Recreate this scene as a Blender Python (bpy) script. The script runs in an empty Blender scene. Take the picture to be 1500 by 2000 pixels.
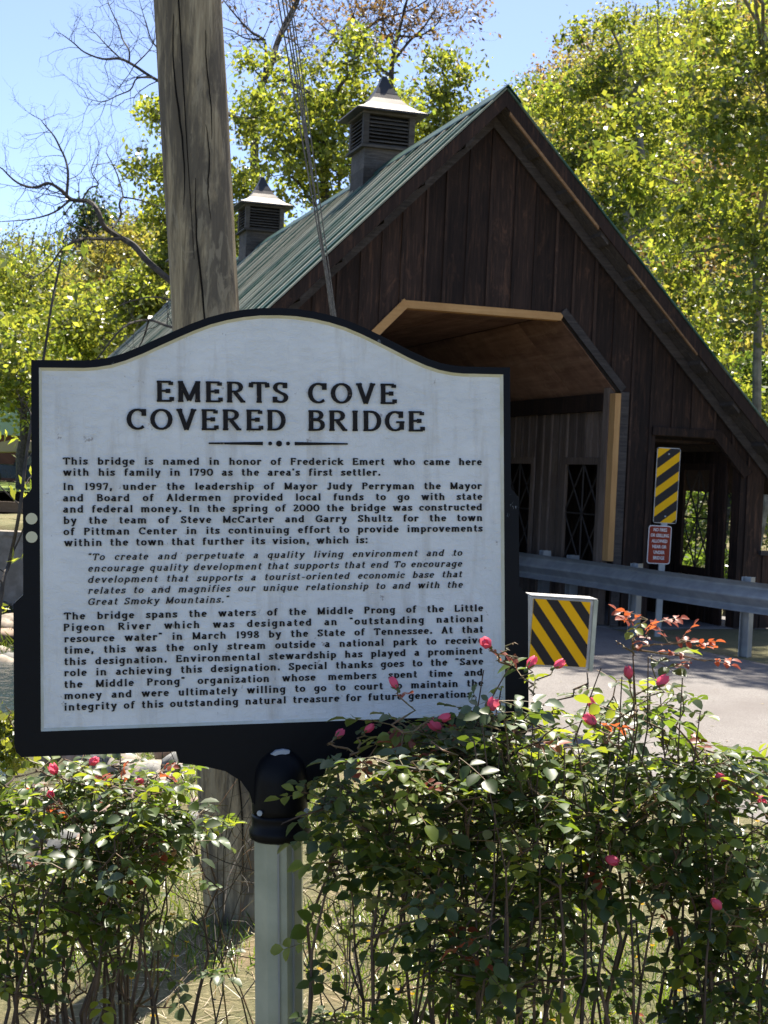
import bpy, math, random
import numpy as np
from mathutils import Vector, Matrix, geometry, Quaternion
R = math.radians
rng = np.random.default_rng(7)
random.seed(7)
scene = bpy.context.scene
col = scene.collection

# ------------------------------------------------------------------ camera
cam_d = bpy.data.cameras.new("camera"); cam = bpy.data.objects.new("camera", cam_d); col.objects.link(cam)
FPX = 2900.0
p_ = math.atan(70/FPX); r_ = R(2.6)
Fw = Vector((0, math.cos(p_), -math.sin(p_))); R0 = Vector((1, 0, 0)); U0 = Vector((0, math.sin(p_), math.cos(p_)))
Rt = math.cos(r_)*R0 + math.sin(r_)*U0; Up = -math.sin(r_)*R0 + math.cos(r_)*U0
cam.matrix_world = Matrix(((Rt.x, Up.x, -Fw.x, 0), (Rt.y, Up.y, -Fw.y, 0), (Rt.z, Up.z, -Fw.z, 1.7), (0, 0, 0, 1)))
cam_d.sensor_fit = 'HORIZONTAL'; cam_d.sensor_width = 36; cam_d.lens = 36*FPX/1500
cam_d.clip_start = .05; cam_d.clip_end = 2000
cam_d.dof.use_dof = True; cam_d.dof.focus_distance = 3.4; cam_d.dof.aperture_fstop = 26
scene.camera = cam
# ------------------------------------------------------------------ sky, sun, exposure
SUN_EL, SUN_AZ = 62, 6          # azimuth measured from +Y towards +X
w = bpy.data.worlds.new("World"); scene.world = w; w.use_nodes = True
nt = w.node_tree; bg = nt.nodes['Background']
sky = nt.nodes.new('ShaderNodeTexSky'); sky.sky_type = 'NISHITA'; sky.sun_disc = False
sky.sun_elevation = R(SUN_EL); sky.sun_rotation = R(SUN_AZ); sky.air_density = .4; sky.dust_density = .6; sky.ozone_density = 2
nt.links.new(sky.outputs[0], bg.inputs[0]); bg.inputs[1].default_value = .128
sl = bpy.data.lights.new("sun", 'SUN'); sun = bpy.data.objects.new("sun", sl); col.objects.link(sun)
sl.energy = 5; sl.angle = R(.53); sl.color = (1, .93, .80)
sd = Vector((math.sin(R(SUN_AZ))*math.cos(R(SUN_EL)), math.cos(R(SUN_AZ))*math.cos(R(SUN_EL)), math.sin(R(SUN_EL))))
sun.rotation_euler = sd.to_track_quat('Z', 'Y').to_euler(); sun.location = (0, 0, 30)
scene.view_settings.view_transform = 'Standard'; scene.view_settings.look = 'None'
scene.view_settings.exposure = 1.4; scene.view_settings.gamma = 1
scene.render.engine = 'CYCLES'
cy = scene.cycles; cy.max_bounces = 7; cy.diffuse_bounces = 4; cy.glossy_bounces = 2; cy.transmission_bounces = 4; cy.caustics_reflective = False; cy.caustics_refractive = False
cy.use_denoising = True

# ------------------------------------------------------------------ object helpers
def link(o, parent=None):
    col.objects.link(o)
    if parent is not None: o.parent = parent
    return o
def mesh_obj(name, me, parent=None):
    return link(bpy.data.objects.new(name, me), parent)
def mk(name, verts, faces, mat=None, smooth=False, mats=None, midx=None):
    me = bpy.data.meshes.new(name)
    me.from_pydata([tuple(v) for v in verts], [], [tuple(f) for f in faces])
    for m in (mats or ([mat] if mat else [])): me.materials.append(m)
    if midx is not None: me.polygons.foreach_set('material_index', midx)
    if smooth: me.polygons.foreach_set('use_smooth', [True]*len(me.polygons))
    me.update(); return me
def np_mesh(name, V, F, mat, smooth=False, colors=None):
    """V (n,3), F (m,k) arrays -> mesh; colors per face (m,3) stored as attribute Col"""
    me = bpy.data.meshes.new(name); n, k = F.shape
    me.vertices.add(len(V)); me.vertices.foreach_set('co', np.asarray(V, np.float32).ravel())
    me.loops.add(n*k); me.loops.foreach_set('vertex_index', F.astype(np.int32).ravel())
    me.polygons.add(n); me.polygons.foreach_set('loop_start', np.arange(0, n*k, k, dtype=np.int32))
    try: me.polygons.foreach_set('loop_total', np.full(n, k, np.int32))
    except Exception: pass
    if smooth: me.polygons.foreach_set('use_smooth', np.ones(n, bool))
    if colors is not None:
        at = me.attributes.new('Col', 'FLOAT_COLOR', 'FACE')
        c = np.ones((n, 4), np.float32); c[:, :3] = colors; at.data.foreach_set('color', c.ravel())
    me.materials.append(mat); me.update(calc_edges=True); me.validate(); return me
def empty(name, loc, rz=0, label=None, cat=None, group=None):
    o = bpy.data.objects.new(name, None); o.empty_display_size = .2; col.objects.link(o)
    o.location = loc; o.rotation_euler = (0, 0, rz)
    return tag(o, label, cat, group)
def tag(o, label=None, cat=None, group=None, kind=None):
    if label: o['label'] = label
    if cat: o['category'] = cat
    if group: o['group'] = group
    if kind: o['kind'] = kind
    return o
class MB:
    def __init__(s): s.v = []; s.f = []; s.m = []
    def add(s, vs, fs, m=0):
        b = len(s.v); s.v += [tuple(v) for v in vs]; s.f += [tuple(i+b for i in f) for f in fs]; s.m += [m]*len(fs)
    def box(s, x0, x1, y0, y1, z0, z1, m=0):
        s.add([(x0,y0,z0),(x1,y0,z0),(x1,y1,z0),(x0,y1,z0),(x0,y0,z1),(x1,y0,z1),(x1,y1,z1),(x0,y1,z1)],
              [(0,3,2,1),(4,5,6,7),(0,1,5,4),(1,2,6,5),(2,3,7,6),(3,0,4,7)], m)
    def bar(s, a, b, w, t, up=(0,0,1), m=0):
        a = Vector(a); b = Vector(b); d = (b-a).normalized(); u = Vector(up); sx = d.cross(u).normalized(); u = sx.cross(d).normalized()
        vs = []
        for q in (a, b):
            for i, j in ((-1,-1),(1,-1),(1,1),(-1,1)): vs.append(q + sx*(i*w/2) + u*(j*t/2))
        s.add(vs, [(0,3,2,1),(4,5,6,7),(0,1,5,4),(1,2,6,5),(2,3,7,6),(3,0,4,7)], m)
    def prism(s, poly, y0, y1, m=0):      # poly in (x,z), extruded along y
        n = len(poly); vs = [(x, y0, z) for x, z in poly] + [(x, y1, z) for x, z in poly]
        tri = geometry.tessellate_polygon([[Vector((x, z, 0)) for x, z in poly]])
        s.add(vs, [tuple(t) for t in tri] + [tuple(i+n for i in reversed(t)) for t in tri] + [(i, (i+1) % n, (i+1) % n+n, i+n) for i in range(n)], m)
    def tube(s, pts, rad, n=6, m=0, cap=True):
        pts = [Vector(p) for p in pts]; rr = rad if hasattr(rad, '__len__') else [rad]*len(pts)
        ref = Vector((0, 0, 1)) if abs((pts[-1]-pts[0]).normalized().z) < .9 else Vector((1, 0, 0)); vs = []
        for i, q in enumerate(pts):
            d = (pts[min(i+1, len(pts)-1)] - pts[max(i-1, 0)]).normalized(); x = d.cross(ref)
            x = x.normalized() if x.length > 1e-6 else Vector((1, 0, 0)); y = d.cross(x)
            for k in range(n):
                a = 2*math.pi*k/n; vs.append(q + (x*math.cos(a) + y*math.sin(a))*rr[i])
        fs = [(i*n+k, i*n+(k+1) % n, (i+1)*n+(k+1) % n, (i+1)*n+k) for i in range(len(pts)-1) for k in range(n)]
        if cap: fs += [tuple(range(n-1, -1, -1)), tuple((len(pts)-1)*n+k for k in range(n))]
        s.add(vs, fs, m)
    def lathe(s, prof, n=24, m=0):
        vs = [(r*math.cos(2*math.pi*k/n), r*math.sin(2*math.pi*k/n), z) for r, z in prof for k in range(n)]
        s.add(vs, [(i*n+k, i*n+(k+1) % n, (i+1)*n+(k+1) % n, (i+1)*n+k) for i in range(len(prof)-1) for k in range(n)] + [tuple((len(prof)-1)*n+k for k in range(n)), tuple(range(n-1, -1, -1))], m)
    def mesh(s, name, mat, smooth=False):
        mats = mat if isinstance(mat, (list, tuple)) else [mat]
        me = mk(name, s.v, s.f, mats=mats, smooth=smooth, midx=s.m); return me
    def obj(s, name, mat, parent=None, smooth=False, loc=None):
        o = mesh_obj(name, s.mesh(name, mat, smooth), parent)
        if loc is not None: o.location = loc
        return o
def bevel(o, wdt=.004, seg=2):
    m = o.modifiers.new('bevel', 'BEVEL'); m.width = wdt; m.segments = seg; m.limit_method = 'ANGLE'; return o

# ------------------------------------------------------------------ materials
def new_mat(name):
    m = bpy.data.materials.new(name); m.use_nodes = True; t = m.node_tree
    return m, t, t.nodes['Principled BSDF']
def N(t, typ, **kw):
    n = t.nodes.new(typ)
    for k, v in kw.items():
        if k in n.inputs.keys(): n.inputs[k].default_value = v
        else: setattr(n, k, v)
    return n
def ramp(t, fac, stops):
    n = t.nodes.new('ShaderNodeValToRGB'); e = n.color_ramp.elements
    while len(e) < len(stops): e.new(.5)
    for i, (p, c) in enumerate(stops):
        e[i].position = p; e[i].color = (*c, 1) if len(c) == 3 else c
    t.links.new(fac, n.inputs[0]); return n
def coords(t, scale=(1, 1, 1), rnd=True):
    tc = t.nodes.new('ShaderNodeTexCoord'); mp = t.nodes.new('ShaderNodeMapping'); mp.inputs['Scale'].default_value = scale
    t.links.new(tc.outputs['Object'], mp.inputs['Vector'])
    if rnd:
        oi = t.nodes.new('ShaderNodeObjectInfo'); mu = N(t, 'ShaderNodeMath', operation='MULTIPLY'); mu.inputs[1].default_value = 37.
        t.links.new(oi.outputs['Random'], mu.inputs[0]); cb = t.nodes.new('ShaderNodeCombineXYZ')
        for i in range(3): t.links.new(mu.outputs[0], cb.inputs[i])
        t.links.new(cb.outputs[0], mp.inputs['Location'])
    return mp.outputs[0]
def bump(t, h, strength, dist, bs):
    b = t.nodes.new('ShaderNodeBump'); b.inputs['Strength'].default_value = strength; b.inputs['Distance'].default_value = dist
    t.links.new(h, b.inputs['Height']); t.links.new(b.outputs[0], bs.inputs['Normal']); return b
def mixc(t, fac, a, b, blend='MIX'):
    n = t.nodes.new('ShaderNodeMix'); n.data_type = 'RGBA'; n.blend_type = blend
    for s, v in ((0, fac), (6, a), (7, b)):
        if isinstance(v, bpy.types.NodeSocket): t.links.new(v, n.inputs[s])
        else: n.inputs[s].default_value = v if s == 0 else (*v, 1)
    return n.outputs[2]
def noise(t, vec, scale, detail=5, rough=.6, dist=0):
    n = t.nodes.new('ShaderNodeTexNoise'); n.inputs['Scale'].default_value = scale; n.inputs['Detail'].default_value = detail
    n.inputs['Roughness'].default_value = rough; n.inputs['Distortion'].default_value = dist; t.links.new(vec, n.inputs['Vector']); return n.outputs['Fac']
def wood(name, dark, mid, light, axis=2, grain=40, rough=.8, bs=.5, spec=.25, var=.5):
    m, t, b = new_mat(name)
    sc = [1, 1, 1]; sc[axis] = .06; v = coords(t, tuple(sc)); v2 = coords(t, (1, 1, 1) if axis != 2 else (1, 1, .35))
    g = noise(t, v, grain, 8, .65, .6); l = noise(t, v2, 2.6, 6, .65)
    c1 = ramp(t, g, [(.32, dark), (.55, mid), (.75, light)]).outputs[0]
    l2 = noise(t, v2, 5.5, 6, .7, 1.5)
    c2 = ramp(t, l, [(.38, dark), (.62, mid)]).outputs[0]
    c = mixc(t, .45, c1, c2)
    c = mixc(t, ramp(t, l2, [(.56, (0, 0, 0)), (.70, (.55, .55, .55))]).outputs[0], c, tuple(a_*.35+b_*.65 for a_, b_ in zip(mid, light)))
    oi = t.nodes.new('ShaderNodeObjectInfo'); mr = N(t, 'ShaderNodeMapRange'); mr.inputs[3].default_value = 1-var; mr.inputs[4].default_value = 1+var*.7
    t.links.new(oi.outputs['Random'], mr.inputs[0]); cc = t.nodes.new('ShaderNodeVectorMath'); cc.operation = 'SCALE'
    t.links.new(c, cc.inputs[0]); t.links.new(mr.outputs[0], cc.inputs['Scale']); t.links.new(cc.outputs[0], b.inputs['Base Color'])
    b.inputs['Roughness'].default_value = rough; b.inputs['Specular IOR Level'].default_value = spec
    bump(t, g, bs, .006, b); return m
def plain(name, c, rough=.5, metal=0, c2=None, scale=8, bs=0, spec=.5, lo=.4, hi=.65, det=5):
    m, t, b = new_mat(name); b.inputs['Roughness'].default_value = rough; b.inputs['Metallic'].default_value = metal; b.inputs['Specular IOR Level'].default_value = spec
    b.inputs['Base Color'].default_value = (*c, 1)
    if c2 is not None:
        v = coords(t); n = noise(t, v, scale, det); t.links.new(ramp(t, n, [(lo, c), (hi, c2)]).outputs[0], b.inputs['Base Color'])
        if bs: bump(t, n, bs, .01, b)
    return m
def leaf_mat(name, c, tr, gloss=.15, rough=.4, attr=False, var=.35, tw=.45):
    m = bpy.data.materials.new(name); m.use_nodes = True; t = m.node_tree; t.nodes.clear()
    out = t.nodes.new('ShaderNodeOutputMaterial'); d = t.nodes.new('ShaderNodeBsdfDiffuse'); tl = t.nodes.new('ShaderNodeBsdfTranslucent')
    g = t.nodes.new('ShaderNodeBsdfGlossy'); g.inputs['Roughness'].default_value = rough; g.inputs['Color'].default_value = (1, 1, 1, 1)
    if attr:
        a = t.nodes.new('ShaderNodeAttribute'); a.attribute_name = 'Col'
        ca = mixc(t, 1, a.outputs['Color'], c, 'MULTIPLY'); cb = mixc(t, 1, a.outputs['Color'], tr, 'MULTIPLY')
    else:
        oi = t.nodes.new('ShaderNodeObjectInfo'); hs = []
        for base in (c, tr):
            h = t.nodes.new('ShaderNodeHueSaturation'); h.inputs['Color'].default_value = (*base, 1)
            mr = t.nodes.new('ShaderNodeMapRange'); mr.inputs[3].default_value = 1-var; mr.inputs[4].default_value = 1+var
            t.links.new(oi.outputs['Random'], mr.inputs[0]); t.links.new(mr.outputs[0], h.inputs['Value'])
            hs.append(h.outputs[0])
        ca, cb = hs
    t.links.new(ca, d.inputs[0]); t.links.new(cb, tl.inputs[0])
    mx = t.nodes.new('ShaderNodeMixShader'); mx.inputs[0].default_value = tw; t.links.new(d.outputs[0], mx.inputs[1]); t.links.new(tl.outputs[0], mx.inputs[2])
    fr = t.nodes.new('ShaderNodeLayerWeight'); fr.inputs[0].default_value = .35; mu = N(t, 'ShaderNodeMath', operation='MULTIPLY'); mu.inputs[1].default_value = gloss*2
    t.links.new(fr.outputs['Fresnel'], mu.inputs[0]); ad = N(t, 'ShaderNodeMath', operation='ADD'); ad.inputs[1].default_value = gloss*.3; t.links.new(mu.outputs[0], ad.inputs[0])
    m2 = t.nodes.new('ShaderNodeMixShader'); t.links.new(ad.outputs[0], m2.inputs[0]); t.links.new(mx.outputs[0], m2.inputs[1]); t.links.new(g.outputs[0], m2.inputs[2])
    t.links.new(m2.outputs[0], out.inputs[0]); return m

M = {}
M['board'] = wood('weathered_board', (.013, .008, .006), (.042, .024, .017), (.17, .082, .046), var=.38)
M['batten'] = wood('batten_wood', (.014, .009, .007), (.048, .028, .020), (.18, .095, .055), var=.5)
M['inner'] = wood('inner_board', (.09, .065, .05), (.21, .155, .12), (.34, .26, .20), var=.4)
M['rake'] = wood('barge_wood', (.03, .026, .024), (.085, .07, .062), (.17, .145, .125), axis=0, var=.3)
M['fresh'] = wood('fresh_pine', (.42, .22, .08), (.56, .31, .12), (.68, .42, .18), axis=0, grain=25, bs=.15, var=.1)
M['strip'] = wood('sheltered_pine', (.16, .085, .04), (.30, .17, .08), (.42, .25, .12), axis=0, grain=25, bs=.3, var=.2)
M['freshv'] = wood('fresh_pine_upright', (.42, .22, .08), (.56, .31, .12), (.68, .42, .18), axis=2, grain=25, bs=.15, var=.1)
M['ply'] = wood('plywood', (.16, .08, .05), (.38, .21, .135), (.58, .38, .25), axis=1, grain=9, bs=.1, var=.3)
M['cupwood'] = wood('cupola_wood', (.04, .033, .027), (.11, .092, .076), (.22, .19, .155), axis=0, var=.4)
M['pole'] = wood('pole_wood', (.045, .036, .026), (.13, .105, .072), (.27, .22, .15), axis=2, grain=30, bs=.6, var=0)
M['crack'] = plain('crack_dark', (.012, .010, .008), .95, spec=.1)  # near-black brown for pole cracks and cupola cores
M['bark'] = plain('grey_bark', (.035, .030, .027), .9, c2=(.10, .085, .07), scale=14, bs=.5)
M['palebark'] = plain('pale_bark', (.13, .115, .09), .85, c2=(.27, .25, .20), scale=5, bs=.3)
M['galv'] = plain('galvanised_steel', (.30, .31, .31), .5, .3, c2=(.40, .41, .40), scale=5, det=4)
M['galvpost'] = plain('galvanised_post', (.33, .35, .27), .5, .25, c2=(.47, .49, .39), scale=5, det=8)
M['concrete'] = plain('concrete', (.24, .21, .17), .9, c2=(.36, .32, .27), scale=4, bs=.3)
M['void'] = plain('dark_steel', (.02, .018, .016), .7)
M['cable'] = plain('steel_cable', (.10, .09, .075), .6, .3, c2=(.20, .18, .15), scale=60)
M['bolt'] = plain('bolt', (.35, .36, .36), .4, .8)
M['wire'] = plain('rusty_wire', (.035, .028, .024), .7)

# corrugated green roof
m, t, b = new_mat('green_roof'); v = coords(t, (1, 1, 1)); n1 = noise(t, coords(t, (.12, 1, .12)), 9, 8, .75); 
t.links.new(ramp(t, n1, [(.36, (.006, .026, .024)), (.50, (.012, .046, .036)), (.58, (.03, .08, .055)), (.66, (.12, .15, .10))]).outputs[0], b.inputs['Base Color'])
b.inputs['Roughness'].default_value = .5; b.inputs['Specular IOR Level'].default_value = .25; M['roof'] = m
m, t, b = new_mat('rib_glint_paint'); n1 = noise(t, coords(t, (.05, 1, .05)), 13, 8, .75); n2 = noise(t, coords(t, (.3, 1, .3), False), .9, 3, .5)
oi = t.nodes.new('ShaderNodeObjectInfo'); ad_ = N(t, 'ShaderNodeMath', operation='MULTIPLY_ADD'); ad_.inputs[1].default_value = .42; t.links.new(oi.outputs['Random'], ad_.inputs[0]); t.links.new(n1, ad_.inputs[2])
t.links.new(ramp(t, ad_.outputs[0], [(.46, (.014, .06, .042)), (.56, (.07, .13, .09)), (.66, (.28, .27, .19)), (.85, (.50, .46, .34))]).outputs[0], b.inputs['Base Color'])  # pale tones paint the sun's reflection on the ribs into their colour
b.inputs['Roughness'].default_value = .6; b.inputs['Specular IOR Level'].default_value = .2; M['rib_glint'] = m
M['lead'] = plain('cupola_metal', (.055, .048, .048), .55, .25, c2=(.12, .105, .10), scale=4, spec=.3)
M['leadcap'] = plain('cupola_cap', (.045, .048, .058), .5, .5)
# white sign face
m, t, b = new_mat('white_sign_face'); v = coords(t, (1, 1, 1), False); vs_ = coords(t, (1, 1, .12), False)
n1 = noise(t, v, 5, 6, .6); n2 = noise(t, vs_, 26, 5, .6); n3 = noise(t, v, 38, 6, .7)
c = ramp(t, n1, [(.3, (.70, .715, .71)), (.7, (.84, .85, .84))]).outputs[0]
c = mixc(t, ramp(t, n2, [(.54, (0, 0, 0)), (.74, (.5, .5, .5))]).outputs[0], c, (.46, .42, .36))
c = mixc(t, ramp(t, n3, [(.655, (0, 0, 0)), (.70, (.75, .75, .75))]).outputs[0], c, (.30, .26, .24))
t.links.new(c, b.inputs['Base Color']); b.inputs['Roughness'].default_value = .5
vb = coords(t, (1.6, 1, 2.2), False); n4 = noise(t, vb, 22, 6, .7, 2.0); bump(t, n4, .9, .004, b); M['white'] = m
M['cream'] = plain('cream_bevel', (.58, .56, .42), .55, c2=(.70, .69, .60), scale=12)
m, t, b = new_mat('black_gloss_paint'); v = coords(t, (1, 1, 1), False); n1 = noise(t, v, 60, 6, .75, 1.0); n0 = noise(t, v, 6, 3)
mm = N(t, 'ShaderNodeMath', operation='MULTIPLY'); t.links.new(n1, mm.inputs[0]); t.links.new(n0, mm.inputs[1])
t.links.new(ramp(t, mm.outputs[0], [(.40, (.006, .0063, .008)), (.41, (.22, .24, .26))]).outputs[0], b.inputs['Base Color'])
b.inputs['Roughness'].default_value = .42; b.inputs['Specular IOR Level'].default_value = .12; bump(t, noise(t, v, 30, 4), .25, .003, b); M['black'] = m
m, t, b = new_mat('letter_paint'); n1 = noise(t, coords(t, (1, 1, 1)), 130, 5, .7)
t.links.new(ramp(t, n1, [(.655, (.010, .008, .008)), (.67, (.20, .15, .12))]).outputs[0], b.inputs['Base Color']); b.inputs['Roughness'].default_value = .6; b.inputs['Specular IOR Level'].default_value = .2; M['letter'] = m
M['dot'] = plain('reflector_dot', (.62, .58, .38), .4)
M['chip'] = plain('bare_paint_patch', (.42, .46, .50), .6)
M['yellow'] = plain('yellow_sheeting', (.84, .44, .004), .45, c2=(.90, .48, .006), scale=3, spec=.12)
M['blk'] = plain('black_sheeting', (.022, .018, .017), .5, spec=.2)
M['alu'] = plain('aluminium', (.34, .34, .34), .5, .4, c2=(.50, .49, .47), scale=11, det=8)
M['brown'] = plain('brown_sheeting', (.26, .040, .020), .5, spec=.12)
M['whitep'] = plain('white_legend', (.72, .68, .64), .5)
# asphalt
m, t, b = new_mat('asphalt'); v = coords(t, (1, 1, 1), False)
n1 = noise(t, v, 110, 3, .7); n2 = noise(t, v, 1.1, 5, .6)
c = ramp(t, n1, [(.3, (.085, .078, .074)), (.5, (.17, .155, .148)), (.72, (.30, .28, .265))]).outputs[0]
c = mixc(t, ramp(t, n2, [(.40, (0, 0, 0)), (.66, (.7, .7, .7))]).outputs[0], c, (.125, .108, .102))
t.links.new(c, b.inputs['Base Color']); b.inputs['Roughness'].default_value = .9; bump(t, n1, .5, .006, b); M['asphalt'] = m
# ground
m, t, b = new_mat('ground_soil'); v = coords(t, (1, 1, 1), False)
n1 = noise(t, v, 1.3, 6, .65); n2 = noise(t, v, 45, 6, .75, .8)
c = ramp(t, n1, [(.40, (.06, .10, .022)), (.55, (.13, .14, .05)), (.66, (.25, .18, .10))]).outputs[0]
c = mixc(t, .5, c, ramp(t, n2, [(.3, (.06, .045, .025)), (.5, (.20, .15, .08)), (.7, (.42, .33, .20))]).outputs[0])
t.links.new(c, b.inputs['Base Color']); b.inputs['Roughness'].default_value = .95; bump(t, n2, .8, .03, b); M['ground'] = m
m, t, b = new_mat('water'); v = coords(t, (1, 1, 1), False); b.inputs['Base Color'].default_value = (.02, .035, .04, 1); b.inputs['Roughness'].default_value = .06
bump(t, noise(t, v, 2.5, 4, .6), .35, .08, b); M['water'] = m
M['stone'] = plain('river_stone', (.20, .165, .13), .85, c2=(.42, .36, .30), scale=2.2, bs=.3)
M['stone2'] = plain('grey_stone', (.12, .12, .115), .85, c2=(.27, .26, .24), scale=2.2, bs=.3)
M['stone3'] = plain('pink_stone', (.28, .19, .14), .85, c2=(.42, .31, .24), scale=2.2, bs=.3)

M['tree'] = leaf_mat('tree_leaf', (1.2, 1.25, 1.1), (3.3, 3.3, 1.5), gloss=.035, attr=True, tw=.5)
M['rose'] = leaf_mat('rose_leaf', (.045, .078, .020), (.20, .30, .02), gloss=.08, rough=.42, var=.35, tw=.42)
M['rosey'] = leaf_mat('rose_leaf_yellowgreen', (.13, .18, .03), (.45, .52, .03), gloss=.07, var=.2, tw=.5)
M['roser'] = leaf_mat('rose_leaf_red', (.25, .055, .03), (.65, .14, .04), gloss=.08, var=.3, tw=.5)
M['rosep'] = leaf_mat('rose_leaf_pale', (.09, .13, .065), (.22, .30, .06), gloss=.10, rough=.38, var=.25, tw=.3)
M['petal'] = leaf_mat('rose_petal', (.80, .12, .22), (.90, .20, .28), gloss=.05, var=.15, tw=.4)
M['sepal'] = leaf_mat('rose_sepal', (.10, .14, .04), (.25, .28, .05), gloss=.08, var=.2, tw=.35)
M['cane'] = plain('rose_cane', (.045, .028, .018), .7, c2=(.13, .08, .045), scale=18)
M['canegreen'] = plain('rose_shoot', (.10, .09, .03), .6, c2=(.20, .10, .05), scale=20)
M['grass'] = leaf_mat('grass_blade', (1, 1, 1), (1.4, 1.4, .8), gloss=.06, attr=True, tw=.4)

# ------------------------------------------------------------------ terrain
PHI = R(17.2)
EV = Vector((math.cos(PHI), math.sin(PHI), 0)); AV = Vector((-math.sin(PHI), math.cos(PHI), 0)); P0 = Vector((2.712, 17.5, 0))
def BW(u, v, z=0): return P0 + EV*u + AV*v + Vector((0, 0, z))
BANK = [(-40, -8), (-7, 2.6), (-1.75, 5.3), (-1.1, 6.6), (-.95, 8.6), (-1.15, 10.5), (-1.7, 13.2), (-2.3, 15.5), (3.3, 17.95), (8, 20.5), (30, 30)]
def sstep(a, b, x):
    t_ = np.clip((x-a)/(b-a), 0, 1); return t_*t_*(3-2*t_)
def bank_s(x, y):
    best = np.full(np.shape(x), 1e9); sign = np.ones(np.shape(x))
    for (ax, ay), (bx, by) in zip(BANK[:-1], BANK[1:]):
        dx, dy = bx-ax, by-ay; tt = np.clip(((x-ax)*dx+(y-ay)*dy)/(dx*dx+dy*dy), 0, 1)
        d = np.hypot(x-ax-tt*dx, y-ay-tt*dy); s = np.sign((dx*(y-ay)-dy*(x-ax)))
        sign = np.where(d < best, s, sign); best = np.minimum(best, d)
    return best*sign
def ridge_el(px):   # elevation (tan) of the bare hill crest by photo direction
    return np.interp(px, [-900, 0, 330, 600, 930, 1150, 1500, 2400], [.06, .080, .10, .095, .19, .24, .275, .25])
def ground_z(x, y):
    x = np.asarray(x, float); y = np.asarray(y, float)
    s = bank_s(x, y)
    near = -np.interp(s, [-1.5, 0, .9, 2.0, 3.2, 60], [0, .0, .85, 2.3, 2.9, 3.0])
    k = (x-P0.x)*AV.x + (y-P0.y)*AV.y        # distance along bridge axis
    far = np.interp(k, [9, 16, 23.6, 24.6, 300], [-3.0, -2.7, -1.7, -.02, 0])
    z = np.where(k > 9, np.maximum(near, far), near)
    z = np.where(s < 0, 0, z)
    r = np.hypot(x, y); px = 750+FPX*x/np.maximum(y, 5.)
    r0 = np.where(y > 5, np.interp(px, [90, 260], [92, 52]), 52.); q_ = np.clip((r-r0)/(135-r0), 0, 1)
    h = ridge_el(np.where(y > 5, px, 750))*135*q_*q_*(3-2*q_)*(y > 20)
    return z+h
def axis(lo, fl, fh, hi, st, g=1.16):
    a = list(np.arange(fl, fh+1e-6, st)); x, d = fh, st
    while x < hi: d *= g; x += d; a.append(x)
    x, d = fl, st; b_ = []
    while x > lo: d *= g; x -= d; b_.append(x)
    return np.array(b_[::-1]+a)
xs = axis(-700, -11, 11, 700, .28); ys = axis(-60, 2, 45, 900, .28)
X, Y = np.meshgrid(xs, ys); Z = ground_z(X, Y)
s_ = bank_s(X, Y); mask = (s_ > .2) & (np.hypot(X, Y) < 50)
Z = Z + mask*0.05*(np.sin(X*5.1+Y*2.3)*np.sin(Y*4.3-X*1.7))
V = np.stack([X.ravel(), Y.ravel(), Z.ravel()], 1); nx = len(xs)
ii, jj = np.meshgrid(np.arange(len(ys)-1), np.arange(nx-1), indexing='ij'); q = (ii*nx+jj).ravel()
g_o = mesh_obj('ground', np_mesh('ground', V, np.stack([q, q+1, q+nx+1, q+nx], 1), M['ground'], smooth=True)); tag(g_o, kind='structure')

def sheet(name, pts, z, mat):
    tri = geometry.tessellate_polygon([[Vector((x, y, 0)) for x, y in pts]])
    return tag(mesh_obj(name, mk(name, [(x, y, z) for x, y in pts], tri, mat)), kind='structure')
b0 = BW(-3.4, .35); b1 = BW(.10, .35)
road_pts = [(b0.x, b0.y), (-.35, 14.2), (.25, 12.0), (.95, 9.9), (1.78, 8.19), (2.05, 7.6), (3.3, 5.6), (6, 2.6), (12, -3), (34, 1), (12, 6), (7.2, 10.2), (4.9, 12.9), (3.95, 14.55), (3.3, 15.9), (2.95, 16.9), (b1.x, b1.y)]
sheet('road', road_pts, .006, M['asphalt'])
# thin dark crack running over the asphalt near its edge
cr = MB(); cp = [(1.75, 8.9), (1.95, 8.98), (2.15, 8.86), (2.3, 8.9), (2.5, 8.72), (2.8, 8.65), (3.2, 8.3)]
for (x0, y0), (x1, y1) in zip(cp[:-1], cp[1:]): cr.bar((x0, y0, .009), (x1, y1, .009), .022, .004)
tag(cr.obj('road_crack_seal', M['blk']), kind='structure')
water = sheet('water', [(-90, -20), (-2.5, 8), (-2, 13), (3, 19), (60, 40), (60, 60), (-90, 40)], -2.45, M['water'])
sheet('far_road', [(-80, 43.6), (-9.6, 46.5), (-9.6, 50.5), (-80, 50)], .05, plain('pale_road', (.30, .30, .31), .9, c2=(.38, .37, .37), scale=3))
sheet('lawn', [(-80, 52.5), (-6, 54), (-6, 76), (-80, 72)], .55, plain('lawn_grass', (.13, .20, .03), .95, c2=(.22, .28, .05), scale=2))

# ------------------------------------------------------------------ covered bridge
UC = -1.63; RZ = 6.15; VG = .35; LEN = 25.0; HW = 4.35; HWL = 2.98
bridge = empty('covered_bridge', P0, PHI, 'dark weathered timber covered bridge with green corrugated roof and three cupolas', 'covered bridge')
OPEN_W, OPEN_T, CH_Z = 1.80, .97, 2.84
OPEN_Z = 3.72
def open_z(wd):        # main portal profile by distance from the axis
    if wd < OPEN_T: return OPEN_Z
    if wd < OPEN_W: return OPEN_Z + (CH_Z-OPEN_Z)*(wd-OPEN_T)/(OPEN_W-OPEN_T)
    return 0.0
def rake_z(wd): return RZ-.16-wd*1.015
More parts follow.
